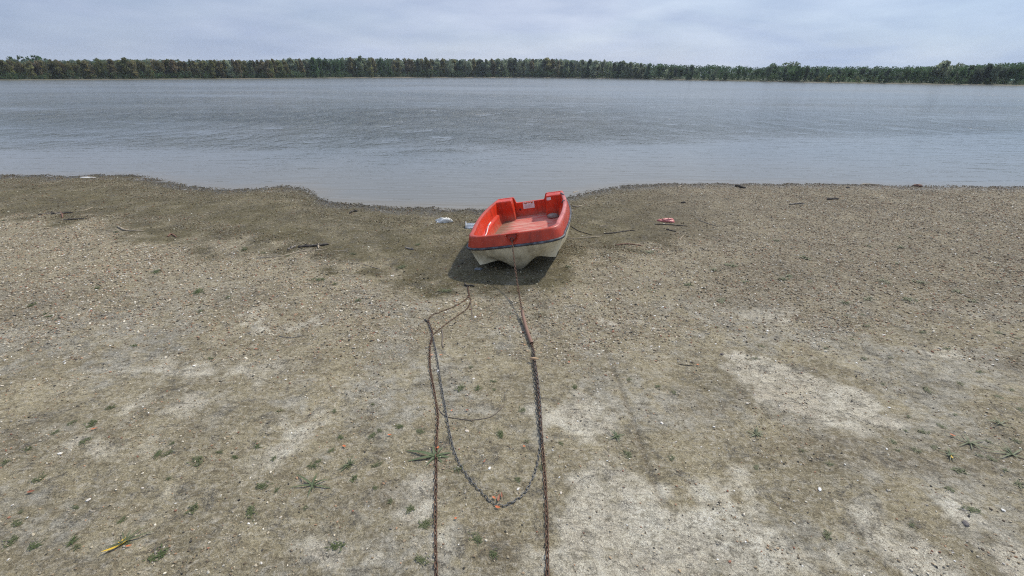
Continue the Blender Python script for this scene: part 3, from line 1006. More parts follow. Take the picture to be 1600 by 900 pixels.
# raised lip round the recess
lip = []
for k in range(21):
    a = math.pi * k / 20
    x, dz = -.087 * math.cos(a), RIM - .014 - .108 * math.sin(a)
    ins = .004 + .034 * max(0, (dz - .012) / (RIM - .03))
    yy = ins + BB * (1 - (1 - (abs(x) / .65) ** BN) ** (1 / BN))
    lip.append((x, yy - .001, rail_z(0) + dz))
mesh_obj('recess_lip', *tube(lip, .0055, 6), M_REDTOP, boat)

# inner liner: wall, ledge and lower panel
ZF = .165
lin = [(.100, None, RIM - .03), (.106, None, RIM - .07), (.112, .38, 0), (.116, .345, 0), (.122, .335, 0), (.150, .330, 0), (.160, .322, 0), (.166, .30, 0), (.185, .20, 0), (.195, ZF - .004, 0)]
rings = []
for ins, za, dz in lin:
    rings.append([(x, y, (za if za is not None else rail_z(y) + dz)) for x, y in full_ring(ins)])
mesh_obj('inner_wall', *loft(rings), M_RED, boat)
# floor with shallow cross ribs
fr = []
ny_ = 60
for i in range(ny_):
    y = .19 + (LB - .19) * i / (ny_ - 1)
    w = np.polyval(w_poly, y) - .19
    if y < .5:
        w *= (1 - (1 - (y - .19) / .31) ** 5) ** .2 if y > .19 else .5
    fr.append([(x * w, y, ZF + .004 * math.sin(y * 38)) for x in np.linspace(-1, 1, 21)])
mesh_obj('floor', *loft(fr), m_floor, boat)


# transom with motor cut-out
def transom_profile(top, cut, hw0, hw1, wb_, zbot, n=13):
    pts = [(-wb_, zbot), (-wb_, top - .02), (-wb_ + .02, top)]
    pts += [(-hw1 - .03, top)] + [(-hw1 + (hw1 - hw0) * q, top - (top - cut) * float(sstep(0, 1, q))) for q in np.linspace(0, 1, n)]
    pts += [(-x, z) for x, z in reversed(pts)]
    return pts


def extrude_y(pts, y0, y1):
    n = len(pts)
    V = [(x, y0, z) for x, z in pts] + [(x, y1, z) for x, z in pts]
    F = [tuple(range(n)), tuple(range(2 * n - 1, n - 1, -1))]
    F += [(i, i + n, (i + 1) % n + n, (i + 1) % n) for i in range(n)]
    return V, F


ZS = .532
tp = transom_profile(ZS, ZS - .108, .245, .300, .605, .14)
tr = mesh_obj('transom', *extrude_y(tp, LB - .035, LB + .012), M_RED, boat, False)


def add_bevel(o, w, seg=2):
    m = o.modifiers.new('bevel', 'BEVEL')
    m.width, m.segments, m.limit_method, m.angle_limit = w, seg, 'ANGLE', math.radians(40)


add_bevel(tr, .008)
# corner boxes either side of the cut-out
for s in (-1, 1):
    xi, xo = .272, .585
    y0 = LB - .26
    poly = [(xi, y0), (xo + .02, y0), (xo - .03, LB - .04), (xi, LB - .04)]
    V = [(s * x, y, z) for z in (ZF - .01, ZS - .004) for x, y in poly]
    V[4] = (s * (xi + .035), y0, ZS - .004); V[7] = (s * (xi + .035), LB - .04, ZS - .004)
    F = [(0, 1, 2, 3), (7, 6, 5, 4), (0, 4, 5, 1), (1, 5, 6, 2), (2, 6, 7, 3), (3, 7, 4, 0)]
    if s < 0:
        F = [f[::-1] for f in F]
    bx_ = mesh_obj('stern_box', V, [f[::-1] for f in F], M_RED, boat, False)
    add_bevel(bx_, .018, 3)
# grip hole plate in the right box
mesh_obj('grip_hole', *boxm((.36, LB - .262, .475), (.075, .006, .05), .002), m_lab, boat, False)
# sticker with two words of print and lines of small type
stk = mesh_obj('warning_sticker', *boxm((-.035, LB - .0375, .360), (.205, .004, .118), .001), m_lab, boat, False)
for k, (xx, ww) in enumerate([(-.105, .035), (-.062, .030), (-.020, .034), (.028, .042)]):
    mesh_obj('print_block', *boxm((xx, LB - .0405, .405), (ww, .002, .018)), m_org, stk, False)
for xx in (-.085, .022):
    mesh_obj('print_block', *boxm((xx, LB - .0405, .390), (.026, .002, .012)), m_blk, stk, False)
for k in range(4):
    mesh_obj('print_line', *boxm((-.035 - .006 * k, LB - .0405, .368 - .016 * k), (.15 - .02 * (k % 2), .002, .004)), m_grp, stk, False)
mesh_obj('drain_plug', *tube([(-.20, LB - .036, .30), (-.20, LB - .048, .30)], .017, 10), m_blk, boat)

# black rub rail
rr = full_ring(-.004)
rp = [(x, y, rail_z(y)) for x, y in rr]
mesh_obj('rub_rail', *tube(rp, .019, 8), m_rub, boat)

# cream hull: skirt from the rail to the chine, then the tri-hull bottom
def bottom_z(u, y):                   # u -1..1 across
    a = abs(u)
    f = sstep(.05, 1.5, y)
    keel = -.045 - .02 * f
    tun = .134 - .05 * f
    spon = .122 - .085 * f
    if a < .54:
        q = a / .54
        return keel + (tun - keel) * float(sstep(0, 1, q) * .75 + q * .25)
    return tun + (spon - tun) * float(sstep(.62, .86, a))


us = np.concatenate([np.linspace(-1, 1, 61)])


def chine_w(y):
    return np.polyval(w_poly, max(y, .3)) * (.80 + .10 * float(sstep(.1, 1.6, y)))


def front_y(u):
    return .235 - .10 * abs(u) ** 2 + .02


rows = []
for i in range(26):
    q = i / 25
    row = []
    for u in us:
        y0 = front_y(u)
        y = y0 + (LB - y0) * q
        row.append((u * chine_w(y), y, bottom_z(u, y)))
    rows.append(row)
Vb, Fb = loft(rows)
# bow face: rail front samples down to the front edge of the bottom
top = full_ring(.003)
nh = len(TS) - 1
tx = np.array([p[0] for p in top]); ty = np.array([p[1] for p in top])
front = []
ic = nh
cidx = [i for i in range(len(top)) if top[i][1] < .24]
i0, i1 = cidx[0], cidx[-1]
arc = np.linspace(-1, 1, 61)
fi = np.interp(arc, [-1, 1], [i0, i1])
toprow = [(float(np.interp(k, range(len(top)), tx)), float(np.interp(k, range(len(top)), ty))) for k in fi]
rowsf = []
for q in np.linspace(0, 1, 10):
    row = []
    for j, u in enumerate(us):
        xt, yt = toprow[j]
        zt = rail_z(yt)
        xb, yb, zb_ = rows[0][j]
        bul = .018 * math.sin(math.pi * q)
        row.append((xt + (xb - xt) * q, yt + (yb - yt) * (q ** 1.25) - bul, zt + (zb_ - zt) * q))
    rowsf.append(row)
Vf, Ff = loft(rowsf)
sides = []
for s in (-1, 1):
    rws = []
    for i in range(26):
        xb, yb, zb_ = rows[i][0 if s < 0 else -1]
        q0 = i / 25
        ybeg = toprow[0][1]
        yt = ybeg + (LB - ybeg) * q0
        xt = s * (np.polyval(w_poly, yt) - .003) if yt > BB else (toprow[0][0] if s < 0 else toprow[-1][0]) + s * (np.polyval(w_poly, BB) - .003 - abs(toprow[0][0])) * min(1, (yt - ybeg) / (BB - ybeg + 1e-6))
        rw = []
        for q in np.linspace(0, 1, 10):
            x = xt + (xb - xt) * q
            z = rail_z(yt) + (zb_ - rail_z(yt)) * q
            step_ = .018 * float(sstep(.42, .5, q) * sstep(1.0, .5, q))
            rw.append((x + s * (.022 * math.sin(math.pi * q) * q0 + step_ * q0), yt + (yb - yt) * q, z))
        rws.append(rw)
    v_, f_ = loft(rws)
    if s > 0:
        f_ = [f[::-1] for f in f_]
    sides.append((v_, f_))
Vt = [rows[-1][j] for j in range(61)]
nT = len(Vt)
back = [(x, LB, z) for x, y, z in Vt] + [(s_, LB, rail_z(LB)) for s_ in (np.polyval(w_poly, LB) - .003, -(np.polyval(w_poly, LB) - .003))]
Vh, Fh = join((Vb, [f[::-1] for f in Fb]), (Vf, Ff), sides[0], sides[1], (back, [tuple(range(len(back)))]))
hull = mesh_obj('hull', Vh, Fh, m_hull, boat)
bm = bmesh.new(); bm.from_mesh(hull.data)
bmesh.ops.remove_doubles(bm, verts=bm.verts, dist=.0015)
bmesh.ops.recalc_face_normals(bm, faces=bm.faces)
bm.to_mesh(hull.data); bm.free()
hull.data.polygons.foreach_set('use_smooth', [True] * len(hull.data.polygons))
es = hull.modifiers.new('edges', 'EDGE_SPLIT'); es.split_angle = math.radians(42)

# cleat with a rope end on the left wall, strap and stains on the right rim
mesh_obj('cleat', *join(tube([(-.585, 1.22, .385), (-.555, 1.20, .395), (-.55, 1.30, .395), (-.585, 1.28, .385)], .008, 6), tube([(-.552, 1.15, .398), (-.552, 1.36, .398)], .009, 6)), m_lab, boat)
mesh_obj('grab_rope', *tube(resample([(-.556, 1.15, .392), (-.545, .95, .355), (-.54, .75, .352), (-.535, .52, .36), (-.53, .40, .37)], .03), .0075, 6), m_lab, boat)
mesh_obj('strap', *tube([(.585, 2.28, .49), (.575, 2.22, .535), (.60, 2.12, .542), (.645, 2.02, .53), (.66, 1.98, .47)], .011, 6), m_rub, boat)
mesh_obj('strap', *tube([(.61, 1.62, .50), (.63, 1.60, .538), (.66, 1.60, .54), (.685, 1.60, .50)], .010, 6), m_rub, boat)
EYE = (0.0, .036, rail_z(0) + .085)
eye = mesh_obj('bow_eye', *tube([(.0 + .022 * math.cos(a), EYE[1] - .012 - .006 * math.cos(a), EYE[2] + .024 * math.sin(a)) for a in np.linspace(0, 2 * math.pi, 13)], .006, 6, False), M_DKCHAIN, boat)

# grey rag lying in the stern of the boat
def crumple(rx, ry, rz, seed, fold=5.0, amp=.35, n=22, m=14):
    V, F = [], []
    for i in range(m + 1):
        ph = math.pi * i / m
        for k in range(n):
            th = 2 * math.pi * k / n
            x, y, z = math.sin(ph) * math.cos(th), math.sin(ph) * math.sin(th), math.cos(ph)
            r = 1 + amp * (float(fbm(np.array([x * fold * .5 + seed]), np.array([y * fold * .5 + z * 1.7]), 3, seed)[0]) - .5) * 2
            V.append((x * rx * r, y * ry * r, max(z, -.25) * rz * r))
    for i in range(m):
        for k in range(n):
            F.append((i * n + k, (i + 1) * n + k, (i + 1) * n + (k + 1) % n, i * n + (k + 1) % n))
    return V, F


m_rag, t, b = material('grey_cloth'); setc(t, b, mix(t, noise(t, coords(t), 25, 5), (.30, .29, .25), (.18, .17, .15)), .95)
rag = mesh_obj('rag', *crumple(.10, .07, .05, 3), m_rag)
rag.location = BM @ Vector((.40, 2.05, ZF + .02)); rag.rotation_euler = Rm.to_euler()
tag(rag, 'grey crumpled rag lying on the floor in the stern of the red dinghy', 'rag')

# ------------------------------------------------------------------ chains
def link_template(L=.046, W=.029, r=.0042, n=12, s=6):
    pts = []
    a, hw = L / 2 - W / 2, W / 2 - r
    for k in range(n):
        th = 2 * math.pi * k / n
        cx = a if math.cos(th) >= 0 else -a
        pts.append(Vector((cx + hw * math.cos(th), hw * math.sin(th), 0)))
    V, F = [], []
    for k in range(n):
        tg = (pts[(k + 1) % n] - pts[k - 1]).normalized()
        nrm = tg.cross(Vector((0, 0, 1)))
        for j in range(s):
            al = 2 * math.pi * j / s
            V.append(pts[k] + nrm * (r * math.cos(al)) + Vector((0, 0, r * math.sin(al))))
    for k in range(n):
        for j in range(s):
            F.append((k * s + j, k * s + (j + 1) % s, ((k + 1) % n) * s + (j + 1) % s, ((k + 1) % n) * s + j))
    return V, F


def chain(path, scale=1.0, twist=.3, flat=.6):
    LV, LF = link_template()
    pitch = .0365 * scale
    pts = resample(path, pitch)
    V, F = [], []
    roll = random.uniform(0, 3)
    for i in range(len(pts) - 1):
        p, q = pts[i], pts[i + 1]
        tg = (q - p).normalized()
        up = Vector((0, 0, 1))
        sd = tg.cross(up).normalized()
        up = sd.cross(tg).normalized()
        roll_i = (math.pi / 4 if flat else 0) + (math.pi / 2 if i % 2 else 0) + random.uniform(-twist, twist)
        a = sd * math.cos(roll_i) + up * math.sin(roll_i)
        c = tg.cross(a)
        mid = (p + q) / 2
        o = len(V)
        V += [mid + tg * (v.x * scale) + a * (v.y * scale) + c * (v.z * scale) for v in LV]
        F += [tuple(k + o for k in f) for f in LF]
    return V, F


def on_ground(pix, up=.012, wob=0.0):
    up -= .003
    out = []
    pts = [Vector((*ground_at(*p), 0)) for p in pix]
    for v in resample(pts, .035):
        x = v.x + wob * (float(vnoise(np.array([v.y * 6.0]), np.array([v.x]), 3)[0]) - .5)
        out.append(Vector((x, v.y, gz(x, v.y) + up)))
    return out


eye_w = BM @ Vector((EYE[0], EYE[1] - .02, EYE[2] - .01))
gx0, gy0 = ground_at(832, 545)
land = Vector((gx0, gy0, gz(gx0, gy0) + .02))


def hang(px, py):                      # point of the hanging chain seen at this pixel
    d = ray(px, py)
    lo, hi = land.y, eye_w.y

    def gap(y):
        q = (eye_w.y - y) / (eye_w.y - land.y)
        zc = land.z + (eye_w.z - land.z) * (1 - q) ** 2.5
        return CAM_H + y / d[1] * d[2] - zc
    for _ in range(50):
        m_ = (lo + hi) / 2
        if gap(m_) < 0:
            hi = m_
        else:
            lo = m_
    y = (lo + hi) / 2
    return Vector((y / d[1] * d[0], y, CAM_H + y / d[1] * d[2]))


hp = [eye_w] + [hang(*p) for p in [(804, 412), (808, 440), (812, 465), (817, 492), (823, 515)]] + [land]
mid_rust = on_ground([(834, 553), (836, 568), (840, 600), (843, 640), (847, 690), (851, 740), (854, 800), (855, 860), (855.5, 915), (856, 960)])
c = mesh_obj('chain', *chain(hp + mid_rust, .95), M_RUST)
tag(c, 'long rusty chain from the dinghy bow through the brown hose down to the bottom edge', 'chain')
hose_path = resample([hp[-3] + Vector((-.004, .06, .022)), hp[-3], hp[-2], land + Vector((0, .03, .004))], .03)
V, F = tube(hose_path, .019, 10, False)
V2, F2 = tube(hose_path, .015, 10, False)
n = len(V)
m_hose, t, b = material('brown_hose'); setc(t, b, mix(t, noise(t, coords(t), 14, 6), (.24, .135, .09), (.15, .085, .06)), .65)
hs = mesh_obj('hose', *join((V, F), (V2, [f[::-1] for f in F2])), m_hose)
tag(hs, 'short brown hose sleeve threaded on the chain in front of the dinghy', 'hose')

u_path = on_ground([(834, 548), (837, 575), (842, 610), (845, 650), (845, 690), (838, 730), (823, 765), (805, 782), (785, 790), (770, 786), (752, 768), (730, 744), (713, 715), (703, 680), (696, 640), (688, 595), (681, 550), (674, 520), (669, 502)], .012)
for i_, p_ in enumerate(u_path):       # its right arm has sunk into the silt
    q_ = i_ / len(u_path)
    p_.z -= .0055 * float(sstep(.18, .30, np.array(q_)) * sstep(.62, .48, np.array(q_)))
c = mesh_obj('chain', *chain(u_path, .82), M_GALV)
tag(c, 'grey galvanised chain sagging in a long U between the two straight chains', 'chain')
c = mesh_obj('chain', *chain(on_ground([(833, 546), (833, 570), (837, 600), (840, 640), (843, 668), (848, 700)], .020), .9), M_DKCHAIN)
tag(c, 'short dark chain doubled over beside the rusty one on the right', 'chain')
left = on_ground([(669, 502), (674, 515), (676, 525), (672, 545), (672, 575), (678, 610), (684, 650), (682, 690), (681.5, 740), (680.5, 800), (681, 860), (682, 915), (682, 960)], .012)
c = mesh_obj('chain', *chain(left, .93), M_RUST)
tag(c, 'left straight rusty chain running down to the bottom edge of the mud', 'chain')
c = mesh_obj('chain', *chain(on_ground([(668, 501), (674, 494), (690, 486), (708, 480), (722, 473), (731, 465), (732, 456), (730, 447)], .009), .62), M_RUST)
tag(c, 'thin brown chain, upper of two, curving up to the shadow of the dinghy', 'chain')
c = mesh_obj('chain', *chain(on_ground([(678, 523), (686, 515), (700, 504), (716, 494), (729, 484), (735, 472), (733, 460), (731, 448)], .009), .62), M_RUST)
tag(c, 'thin brown chain, lower of two, curving up to the shadow of the dinghy', 'chain')
m_wire, t, b = material('dark_wire'); setc(t, b, mix(t, noise(t, coords(t), 40, 4), (.10, .08, .06), (.18, .15, .12)), .8)
w = mesh_obj('wire', *tube(on_ground([(684, 636), (690, 646), (700, 652), (716, 655), (738, 657), (760, 654), (776, 646), (789, 632)], .006), .0035, 5), m_wire)
tag(w, 'thin dark wire curved like a smile between the left chains', 'wire')
w = mesh_obj('cord', *tube(on_ground([(735, 471), (737, 482), (738, 500)], .006), .006, 5), m_wire)
tag(w, 'short dark cord end hanging below the two thin chains', 'cord')
w = mesh_obj('cord', *tube(on_ground([(690, 515), (692, 526), (691, 538), (693, 545)], .006), .008, 5), m_wire)
tag(w, 'short dark cord beside the join of the left chains', 'cord')
w = mesh_obj('iron_hook', *tube(on_ground([(726, 443), (730, 447), (736, 446), (741, 448)], .018), .011, 6), M_DKCHAIN)
tag(w, 'dark iron hook at the end of the thin chains in the dinghy shadow', 'hook')
w = mesh_obj('iron_hook', *tube(on_ground([(664, 500), (668, 502), (672, 500)], .014), .010, 6), M_DKCHAIN)
tag(w, 'small iron hook joining the grey chain and the thin chain', 'hook')
w = mesh_obj('wood_piece', *tube([P(828, 566, .035), P(833, 567.5, .045), P(841, 567, .04)], [.010, .013, .008], 7, True, .15), None)
m_lw, t, b = material('pale_wood'); setc(t, b, mix(t, noise(t, coords(t, scale=(30, 30, 30)), 1, 4), (.50, .34, .20), (.36, .23, .13)), .8)
w.data.materials.append(m_lw)
tag(w, 'small pale wood piece lying across the right chain below the hose', 'wood')

# ------------------------------------------------------------------ driftwood
def wood_mat(name, c1, c2):
    m, t, b = material(name)
    v = coords(t)
    n = noise(t, v, 22, 6, .65, .5)
    setc(t, b, mix(t, n, c1, c2), .9)
    bump(t, b, n, .5, .01)
    return m


W_DARK = wood_mat('dark_driftwood', (.035, .030, .025), (.10, .085, .07))
W_PALE = wood_mat('pale_driftwood', (.40, .34, .25), (.25, .20, .14))
W_GREY = wood_mat('grey_driftwood', (.24, .22, .19), (.14, .12, .10))
W_RED = wood_mat('reddish_bark', (.20, .095, .06), (.12, .07, .05))
STICKS = [
    ('driftwood', [(466, 386.5), (480, 385), (497, 384), (515, 382)], .030, W_DARK, 'dark straight driftwood branch lying left of the dinghy'),
    ('driftwood', [(450, 391), (456, 388), (462, 384)], .026, W_GREY, 'short grey driftwood stub left of the dark branch'),
    ('driftwood', [(497, 383), (498, 389)], .022, W_PALE, 'pale stub propping the dark branch left of the dinghy'),
    ('stick', [(435, 401), (450, 398), (470, 393), (490, 391), (514, 389)], .014, W_PALE, 'long pale stick just below the dark branch'),
    ('stick', [(400, 404), (418, 402), (436, 401)], .009, W_GREY, 'thin brown twig at the left end of the long pale stick'),
    ('stick', [(522, 393), (536, 392), (546, 395)], .009, W_PALE, 'thin pale twig right of the long pale stick'),
    ('driftwood', [(634, 388), (641, 390), (648, 391.5)], .022, W_GREY, 'stubby grey stick alone on the olive mud left of the dinghy'),
    ('stick', [(557, 411), (568, 413), (582, 417), (594, 420)], .010, W_PALE, 'thin pale stick below the grey stub'),
    ('driftwood', [(547, 332), (550, 329.5), (554, 328.5), (558, 329.5)], .035, W_DARK, 'black bent driftwood lump near the water left of the dinghy'),
    ('driftwood', [(62, 337), (75, 334), (95, 333), (117, 332)], .028, W_DARK, 'dark branch in the wrack line at far left'),
    ('stick', [(66, 335), (84, 333.5), (97, 334)], .022, W_PALE, 'pale branch on the dark one in the left wrack line'),
    ('stick', [(118, 330), (132, 328), (148, 324)], .014, W_PALE, 'thin pale twig reaching up from the left wrack line'),
    ('driftwood', [(100, 344), (115, 343), (133, 342)], .022, W_DARK, 'short dark branch just below the left wrack branches'),
    ('stick', [(94, 331), (97, 335), (98, 341)], .020, W_RED, 'reddish stub standing in the left wrack line'),
    ('driftwood', [(184, 354), (192, 359), (199, 361), (225, 360)], .022, W_PALE, 'bent pale branch right of the left wrack line'),
    ('driftwood', [(262, 370), (268, 366), (276, 371)], .020, W_RED, 'small reddish bark piece in the gravel line at left'),
    ('stick', [(884, 373), (905, 372), (938, 369.5)], .013, W_PALE, 'pale straight stick touching the right side of the dinghy'),
    ('stick', [(893, 354), (905, 361), (925, 367)], .012, W_DARK, 'dark curved twig right of the dinghy'),
    ('stick', [(943, 365), (962, 364), (976, 362), (986, 360.5), (996, 362)], .015, W_DARK, 'dark wavy stick right of the dark twig'),
    ('stick', [(936, 354), (944, 352.5), (953, 353)], .012, W_PALE, 'short pale twig right of the dinghy stern'),
    ('stick', [(1022, 351), (1045, 351), (1076, 354)], .016, W_DARK, 'dark straight stick just below the pink plastic'),
    ('stick', [(1041, 358.5), (1047, 360), (1056, 363)], .018, W_DARK, 'short dark stick below the one by the pink plastic'),
    ('stick', [(1091, 344), (1105, 349), (1122, 354)], .011, W_GREY, 'thin grey stick slanting right of the pink plastic'),
    ('driftwood', [(962, 383), (978, 381), (990, 381.5), (1003, 384)], .016, W_RED, 'reddish brown bark strip in the gravel right of the dinghy'),
    ('stick', [(1062, 376), (1066, 370), (1070, 367)], .012, W_PALE, 'short upright pale twig in the gravel right of the bark strip'),
    ('driftwood', [(1149, 291), (1156, 293), (1165, 295)], .050, W_DARK, 'dark driftwood chunk at the waterline right of the dinghy'),
    ('stick', [(1234, 320), (1244, 319), (1259, 319.5)], .026, W_GREY, 'grey driftwood stick on the right beach below the waterline'),
    ('driftwood', [(1292, 313), (1300, 312), (1310, 312.5)], .038, W_DARK, 'dark brown driftwood on the right beach near the water'),
    ('stick', [(1376, 318), (1388, 318), (1398, 318.3)], .010, W_RED, 'thin reddish twig on the right beach near the water'),
    ('driftwood', [(1344, 289.5), (1352, 288), (1364, 288.5), (1373, 289.5)], .022, W_PALE, 'pale driftwood at the right waterline left of the brown stone'),
    ('stick', [(1059, 293), (1066, 291.5)], .028, W_PALE, 'pale wood bit near the waterline right of the dinghy'),
    ('stick', [(1064, 317), (1072, 316.5)], .030, W_DARK, 'small black wood bit above the pink plastic'),
    ('stick', [(1059, 568), (1070, 570.5), (1086, 572)], .006, W_DARK, 'thin dark twig on the mud left of the large pale patch'),
    ('stick', [(754, 513), (765, 511.5), (774, 509)], .009, W_PALE, 'short pale twig left of the brown hose'),
    ('stick', [(895, 300), (905, 297)], .022, W_PALE, 'pale wood bit at the shore just right of the dinghy stern'),
    ('stick', [(894, 322), (903, 323), (910, 321)], .020, W_PALE, 'pale twig on the shore beside the dinghy gunwale'),
    ('stick', [(436, 525), (455, 527), (476, 523)], .006, W_GREY, 'thin grey twig on the open mud left of the thin chains'),
]
for nm, pix, r, mt, lab in STICKS:
    r *= .72
    pts = [P(*p, r * .6) for p in pix]
    pts = resample(pts, max(.03, (pts[0] - pts[-1]).length / 14))
    pts = [p + Vector((random.uniform(-1, 1), random.uniform(-1, 1), random.uniform(-.4, .8))) * r * .35 for p in pts]
    k = len(pts)
    rad = [r * (.95 - .35 * abs(i / (k - 1) - .4)) * random.uniform(.82, 1.12) for i in range(k)]
    rad[-1] *= .6
    shape = [tube(pts, rad, 7, True, .15)]
    if k > 6 and r > .012:
        for q in (k // 3, 2 * k // 3):
            dv = Vector((random.uniform(-1, 1), random.uniform(-1, 1), random.uniform(.1, .6))).normalized()
            shape.append(tube([pts[q], pts[q] + dv * r * 2.2, pts[q] + dv * r * 4 + Vector((0, 0, -r))], [r * .45, r * .35, r * .15], 5))
    tag(mesh_obj(nm, *join(*shape), mt), lab, 'stick' if nm == 'stick' else 'driftwood')
STONES = [((1434, 291), .11, (.12, .07, .05), 'brown stone standing out at the right waterline'), ((1508, 819), .022, (.10, .09, .085), 'dark flat stone on pale mud at lower right'),
          ((1325, 294), .05, (.05, .045, .04), 'small black stone at the right waterline'), ((1128, 553), .02, (.07, .06, .055), 'dark pebble alone above the large pale patch')]
for i, (p, r, colr, lab) in enumerate(STONES):
    m, t, b = material('stone'); setc(t, b, mix(t, noise(t, coords(t), 20, 6), colr, tuple(c * 1.8 for c in colr)), .85)
    o = mesh_obj('stone', *crumple(r, r * .7, r * .4, 20 + i, 5, .55), m, loc=P(*p, r * .1))
    o.rotation_euler = (0, 0, i * 1.3)
    tag(o, lab, 'stone')

# ------------------------------------------------------------------ litter
def plastic(name, c1, c2, rough=.4):
    m, t, b = material(name)
    n = noise(t, coords(t), 18, 6, .6, .6)
    setc(t, b, mix(t, n, c1, c2), rough)
    bump(t, b, n, .4, .01)
    return m


o = mesh_obj('plastic_bag', *crumple(.155, .055, .075, 41, 7, .5, 34, 18), plastic('white_film', (.74, .74, .70), (.58, .57, .52)), loc=P(694, 345, .01))
o.rotation_euler = (0, 0, .12)
tag(o, 'crumpled white plastic bag at the water edge left of the dinghy', 'plastic bag')
o = mesh_obj('plastic_bag', *crumple(.17, .06, .055, 57, 7, .5, 34, 18), plastic('pink_film', (.56, .21, .19), (.44, .13, .12)), loc=P(1041, 346, .005))
o.rotation_euler = (0, 0, -.08)
tag(o, 'pinkish red scrap of plastic on the mud right of the dinghy', 'plastic bag')
m_tray = plastic('white_tray', (.72, .76, .80), (.60, .63, .66))
tr_ = [boxm((0, 0, .012), (.24, .19, .014), .005)] + [boxm((0, -.07 + .047 * k, .026), (.23, .020, .016), .006) for k in range(4)] + [boxm((-.118, 0, .034), (.012, .19, .05), .004), boxm((.118, 0, .034), (.012, .19, .05), .004)]
o = mesh_obj('plastic_tray', *join(*tr_), m_tray, None, True, P(738, 355, .01))
o.rotation_euler = (.30, .05, .1)
tag(o, 'white ribbed plastic tray half hidden behind the dinghy bow', 'tray')
o = mesh_obj('plastic_scrap', *crumple(.055, .035, .018, 63, 5, .5), plastic('grey_film', (.16, .18, .20), (.10, .11, .12)), loc=P(748, 421, .004))
tag(o, 'grey plastic scrap in the shade under the dinghy bow', 'scrap')
o = mesh_obj('foam_piece', *crumple(.22, .05, .02, 71, 5, .4), plastic('white_foam', (.72, .70, .66), (.6, .58, .54), .8), loc=P(137, 279, .01))
tag(o, 'white flat foam piece at the waterline at far left', 'foam')

# ------------------------------------------------------------------ dry leaves
def leaf_shape(L, W, bend=.3, n=8):
    V, F = [], []
    for i in range(n + 1):
        u = i / n
        w = W * math.sin(math.pi * u ** .8) ** .8 * .5 + .0006
        z = bend * L * (u - .5) ** 2 * 1.6 + .004
        V += [(u * L - L / 2, -w, z + w * .5), (u * L - L / 2, 0, z), (u * L - L / 2, w, z + w * .5)]
    for i in range(n):
        F += [(3 * i, 3 * i + 1, 3 * i + 4, 3 * i + 3), (3 * i + 1, 3 * i + 2, 3 * i + 5, 3 * i + 4)]
    return V, F


def leafm(name, c1, c2):
    m, t, b = material(name)
    setc(t, b, mix(t, noise(t, coords(t), 30, 4), c1, c2), .6)
    return m


L_OR, L_YE, L_BR = leafm('orange_dry_leaf', (.55, .16, .05), (.40, .10, .04)), leafm('yellow_leaf', (.55, .38, .03), (.42, .26, .02)), leafm('brown_dry_leaf', (.28, .10, .05), (.18, .07, .04))
LEAVES = [((181, 858), .115, .015, .75, L_YE, 'bright yellow narrow leaf beside a weed at lower left'), ((193, 847), .045, .012, 1.2, L_YE, 'small yellow leaf tip touching the bright yellow leaf'),
          ((538, 697), .045, .022, -.5, L_OR, 'orange dry leaf on grey mud left of the left chain'), ((609, 681), .04, .014, .1, L_OR, 'thin red orange leaf among small weeds left of the left chain'),
          ((684, 699), .035, .02, 1.3, L_OR, 'orange leaf touching the left chain at the large weed'), ((779, 779), .085, .02, 1.45, L_BR, 'long reddish brown dry leaf upright at the bottom of the U chain'),
          ((772, 778), .04, .018, -.7, L_OR, 'small orange leaf left of the reddish one on the U chain'), ((778, 793), .05, .02, -.35, L_OR, 'orange leaf just below the bottom of the U chain'),
          ((784, 774), .06, .015, 1.7, L_BR, 'brown narrow leaf right of the reddish one on the U chain'), ((712, 810), .022, .018, .5, L_OR, 'tiny orange leaf between the left chain and the U chain'),
          ((819, 697), .03, .016, -.1, L_OR, 'orange leaf inside the U chain near its right arm'), ((757, 722), .05, .012, 1.2, L_BR, 'thin brown leaf inside the U chain'),
          ((675, 557), .05, .016, .2, L_OR, 'orange leaf under the left chains near the thin wire'), ((689, 556), .05, .014, .4, L_OR, 'orange leaf right of the grey chain near its top'),
          ((50, 770), .06, .02, .3, L_BR, 'reddish leaf in a weed at the left edge'), ((148, 671), .06, .014, .6, L_OR, 'orange sliver between weeds at left'), ((203, 855), .045, .012, .2, L_OR, 'orange sliver right of the bright yellow leaf'),
          ((1090, 571), .04, .02, .3, L_OR, 'orange leaf beside the thin dark twig'), ((1486, 716), .03, .010, 1.2, L_YE, 'yellow blade in the weed at right'), ((1487, 682), .05, .018, -.6, L_OR, 'small orange leaf left of the big weed at right'),
          ((730, 643), .035, .018, .1, L_BR, 'brown leaf above the thin dark wire'), ((706, 643), .03, .015, .9, L_OR, 'tiny orange leaf left of the brown one above the wire'), ((764, 562), .035, .02, 0, L_BR, 'brown leaf left of the pale wood on the chain'),
          ((889, 569), .04, .02, .2, L_OR, 'yellowish dry leaf right of the right chain')]
for p, L, W, a, mt, lab in LEAVES:
    if mt is not L_YE:
        L, W = L * .72, W * .72
    o = mesh_obj('dry_leaf', *leaf_shape(L, W), mt, loc=P(*p, .006))
    o.rotation_euler = (random.uniform(-.15, .15), random.uniform(-.1, .1), a)
    tag(o, lab, 'leaf')

